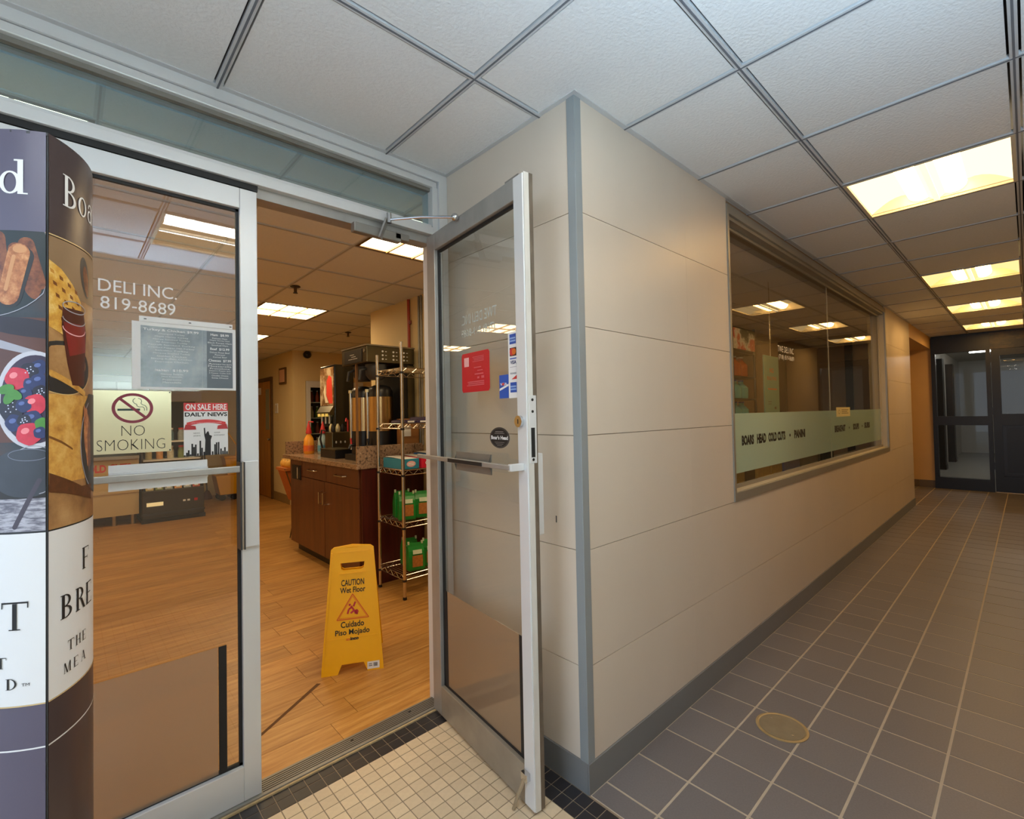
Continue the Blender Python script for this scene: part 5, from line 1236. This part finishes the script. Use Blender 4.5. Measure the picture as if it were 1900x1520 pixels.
for k in range(3):
    t = thing('orange_bottle', words[k]+' orange drink from the left on the top rack tier', 'bottle', (3.70+.13*k, 1.56, 1.593), group='orange drinks in the window rack')
    MB().lathe([(.05, 0), (.055, .02), (.055, .10), (.02, .14), (.02, .155)], (3.70+.13*k, 1.56, 1.593), 12).build('bottle', mat('orange_drink', 'c25a1c', .2, var=.3, vscale=20), t, smooth=True)
    MB().cyl((3.70+.13*k, 1.56, 1.748), (3.70+.13*k, 1.56, 1.76), .022, 10).build('cap', m_whitepanel, t)
goods = [(2.66, 2.78, '3a2c1c'), (2.80, 2.98, '9a7a3a'), (3.02, 3.14, '1f1a18'), (3.18, 3.40, 'b08a48'), (3.42, 3.62, 'a88848'), (3.66, 4.0, '1c4f9a'), (4.02, 4.44, '2c4a5c'), (4.5, 4.9, '2a3f4a')]
gl = ['dark snack box leftmost on the window ledge', 'tan patterned snack box second on the window ledge', 'narrow black box on the window ledge', 'tan lattice printed box on the window ledge', 'second tan lattice box on the window ledge', 'bright blue box on the window ledge', 'long slate box on the window ledge', 'slate box rightmost on the window ledge']
for (x0, x1, c), lb in zip(goods, gl):
    t = thing('ledge_box', lb, 'box', ((x0+x1)/2, 1.21, WZ0+.051), group='snack boxes on the window ledge')
    box('carton', mat('ledge_carton_print', c, .45, var=.5, vscale=45), t, x0, 1.165, WZ0+.051, x1, 1.245, WZ0+.127, bevel=.002)
    box('carton_flap', mat('ledge_carton_flap', c, .5), t, x0+.005, 1.17, WZ0+.127, x1-.005, 1.24, WZ0+.129)

# ------------------------------------------------------------------ corridor end
XE = 10.52
end = thing('wall_end', 'ochre lit end wall left of the black doors', 'wall', (XE, 1.5, 0), kind='structure')
MB().box(XE, 1.075, 0, XE+.12, 3.0, H+.03).build('wall_face', m_orange_wall, end)
MB().box(XE, -.6, 2.46, XE+.12, 1.075, 2.72).build('wall_head', m_blackdoor, end)
MB().box(XE, -2.4, 0, XE+.12, -.5, 2.72).build('wall_side_piece', m_orange_wall, end)
MB().box(XE, 1.075, H, XE+.12, 1.6, 2.72).build('wall_top_piece', m_orange_wall, end)
b = thing('baseboard_end', 'brown tile baseboard beside the black doors', 'baseboard', (XE, 1.5, 0), kind='structure')
for k in range(6): box('base_tile', mat('brown_base_tile', '6e6152', .45, var=.1) if k == 0 else bpy.data.materials['brown_base_tile'], b, XE-.01, 1.078+.21*k, 0, XE, 1.285+.21*k, .118)
tag(MB().box(8.45, 3.0, 0, 10.7, 3.1, H).build('wall_recess', m_orange_wall), 'ochre wall deep inside the corridor recess', 'wall', kind='structure')
tag(MB().box(8.452, 1.243, 0, 8.56, 3.0, H).build('wall_recess.001', m_orange_wall), 'ochre side wall inside the corridor recess', 'wall', kind='structure')
tag(MB().box(8.453, 1.083, 2.29, XE-.001, 3.0, H+.03).build('ceiling.002', m_orange_wall), 'low ochre soffit over the corridor recess', 'ceiling', kind='structure')
bd = thing('window_3', 'black framed glass sidelight at the end of the corridor', 'window', (XE, .75, 0), kind='structure')
def bbox(nm, y0, y1, z0, z1, par, m=m_blackdoor, x0=XE-.05, x1=XE+.06): return box(nm, m, par, x0, y0, z0, x1, y1, z1)
bbox('stile', 1.022, 1.075, 0, 2.2, bd); bbox('stile', .385, .435, 0, 2.2, bd); bbox('header', .385, 1.075, 2.2, 2.46, bd)
bbox('bottom_rail', .435, 1.022, 0, .182, bd); bbox('middle_rail', .435, 1.022, 1.03, 1.172, bd)
MB().box(XE, .435, .182, XE+.006, 1.022, 1.03).build('pane', m_endglass, bd); MB().box(XE, .435, 1.172, XE+.006, 1.022, 2.2).build('pane', m_endglass, bd)
for z in (.35, 1.2, 2.0): bbox('hinge', .372, .386, z, z+.11, bd, m_black, XE-.06, XE-.045)
d3 = thing('door_3', 'black panelled door with glass upper light at the corridor end', 'door', (XE, -.05, 0), kind='structure')
bbox('stile', .28, .375, .01, 2.2, d3); bbox('stile', -.50, -.38, .01, 2.2, d3); bbox('top_rail', -.38, .28, 2.10, 2.2, d3); bbox('lock_rail', -.38, .28, 1.03, 1.205, d3)
bbox('bottom_rail', -.38, .28, .01, .25, d3); bbox('panel', -.38, .28, .25, 1.03, d3, m_blackdoor, XE-.02, XE+.03)
bbox('panel_moulding', .24, .28, .27, 1.02, d3, m_black, XE-.03, XE-.02); bbox('panel_moulding', -.38, .24, .99, 1.02, d3, m_black, XE-.03, XE-.02); bbox('panel_moulding', -.38, .24, .27, .30, d3, m_black, XE-.03, XE-.02)
MB().box(XE, -.38, 1.205, XE+.006, .28, 2.10).build('pane', m_endglass, d3)
bbox('header', -.6, .384, 2.205, 2.46, bpy.data.objects['window_3'], ramp_mat('scuffed_dark_header', [(.45, '17181b'), (.62, '4a3a26')], 5, .4, stretch=(1, 1, 3)), XE-.05, XE+.06)
bbox('sill_light_strip', -.5, .37, 0, .012, d3, m_wsill, XE-.05, XE+.05)
# hall beyond the doors
m_hallfloor = mat('pale_grey_hall_floor', 'a5a49f', .25, var=.05)
m_hallwall = mat('white_hall_wall', 'c4c1ba', .6)
tag(MB().box(XE+.08, -2.2, -.05, 19, 1.6, 0).build('floor.004', m_hallfloor), 'pale grey floor of the hall beyond the black doors', 'floor', kind='structure')
tag(MB().box(XE+.12, 1.35, 0, 19, 1.5, 2.7).build('wall_hall', m_hallwall), 'white hall wall beyond the sidelight', 'wall', kind='structure')
tag(MB().box(19, -2.2, 0, 19.1, 1.5, 2.7).build('wall_hall.001', m_hallwall), 'white far wall of the hall beyond the doors', 'wall', kind='structure')
tag(MB().box(XE+.12, -2.3, 0, 19, -2.2, 2.7).build('wall_hall.002', m_hallwall), 'white right wall of the hall beyond the doors', 'wall', kind='structure')
tag(MB().box(XE+.12, -2.3, 2.62, 19.1, 1.5, 2.7).build('ceiling.003', m_hallwall), 'white ceiling of the hall beyond the doors', 'ceiling', kind='structure')
for k, (x, lb) in enumerate(((11.7, 'nearest dark pilaster seen through the sidelight'), (13.6, 'middle dark pilaster seen through the sidelight'), (15.6, 'farthest dark pilaster seen through the sidelight'))):
    t = thing('pilaster', lb, 'column', (x, 1.3, 0), group='dark pilasters in the hall')
    box('shaft', m_blackdoor, t, x, 1.22, .0, x+.30, 1.35, 2.35); box('plinth', m_black, t, x-.01, 1.21, 0, x+.31, 1.35, .10)
e_white = emit('white_tube_light', (1., .96, .88), 20.)
for k, (x, lb) in enumerate(((12.6, 'near white tube light in the hall'), (15., 'far white tube light in the hall'))):
    t = thing('tube_light', lb, 'light', (x, -.2, 2.55), group='white tube lights in the hall')
    box('housing', m_whitepanel, t, x-.07, -1.4, 2.57, x+.07, .9, 2.62); MB().cyl((x, -1.38, 2.55), (x, .88, 2.55), .022, 10).build('tube', e_white, t, smooth=True)
# round clean-out cover in the corridor floor
dr = thing('drain_cover', 'round tan metal cleanout cover set in the grey tiles', 'drain cover', (2.205, .742, 0))
MB().lathe([(.098, 0), (.098, .003), (.090, .0045), (.086, .002)], (2.205, .742, 0), 40).build('rim', mat('tan_brass_rim', 'b39a6c', .45, metal=.3, var=.2, vscale=30), dr, smooth=True)
MB().cyl((2.205, .742, .001), (2.205, .742, .0035), .085, 36).build('plate', mat('dull_brass_plate', '93876f', .5, metal=.3, var=.25, vscale=20), dr)
for dx, dy in ((.03, .05), (-.03, -.05)): MB().cyl((2.205+dx, .742+dy, .0035), (2.205+dx, .742+dy, .0045), .005, 8).build('screw', m_chrome, dr)
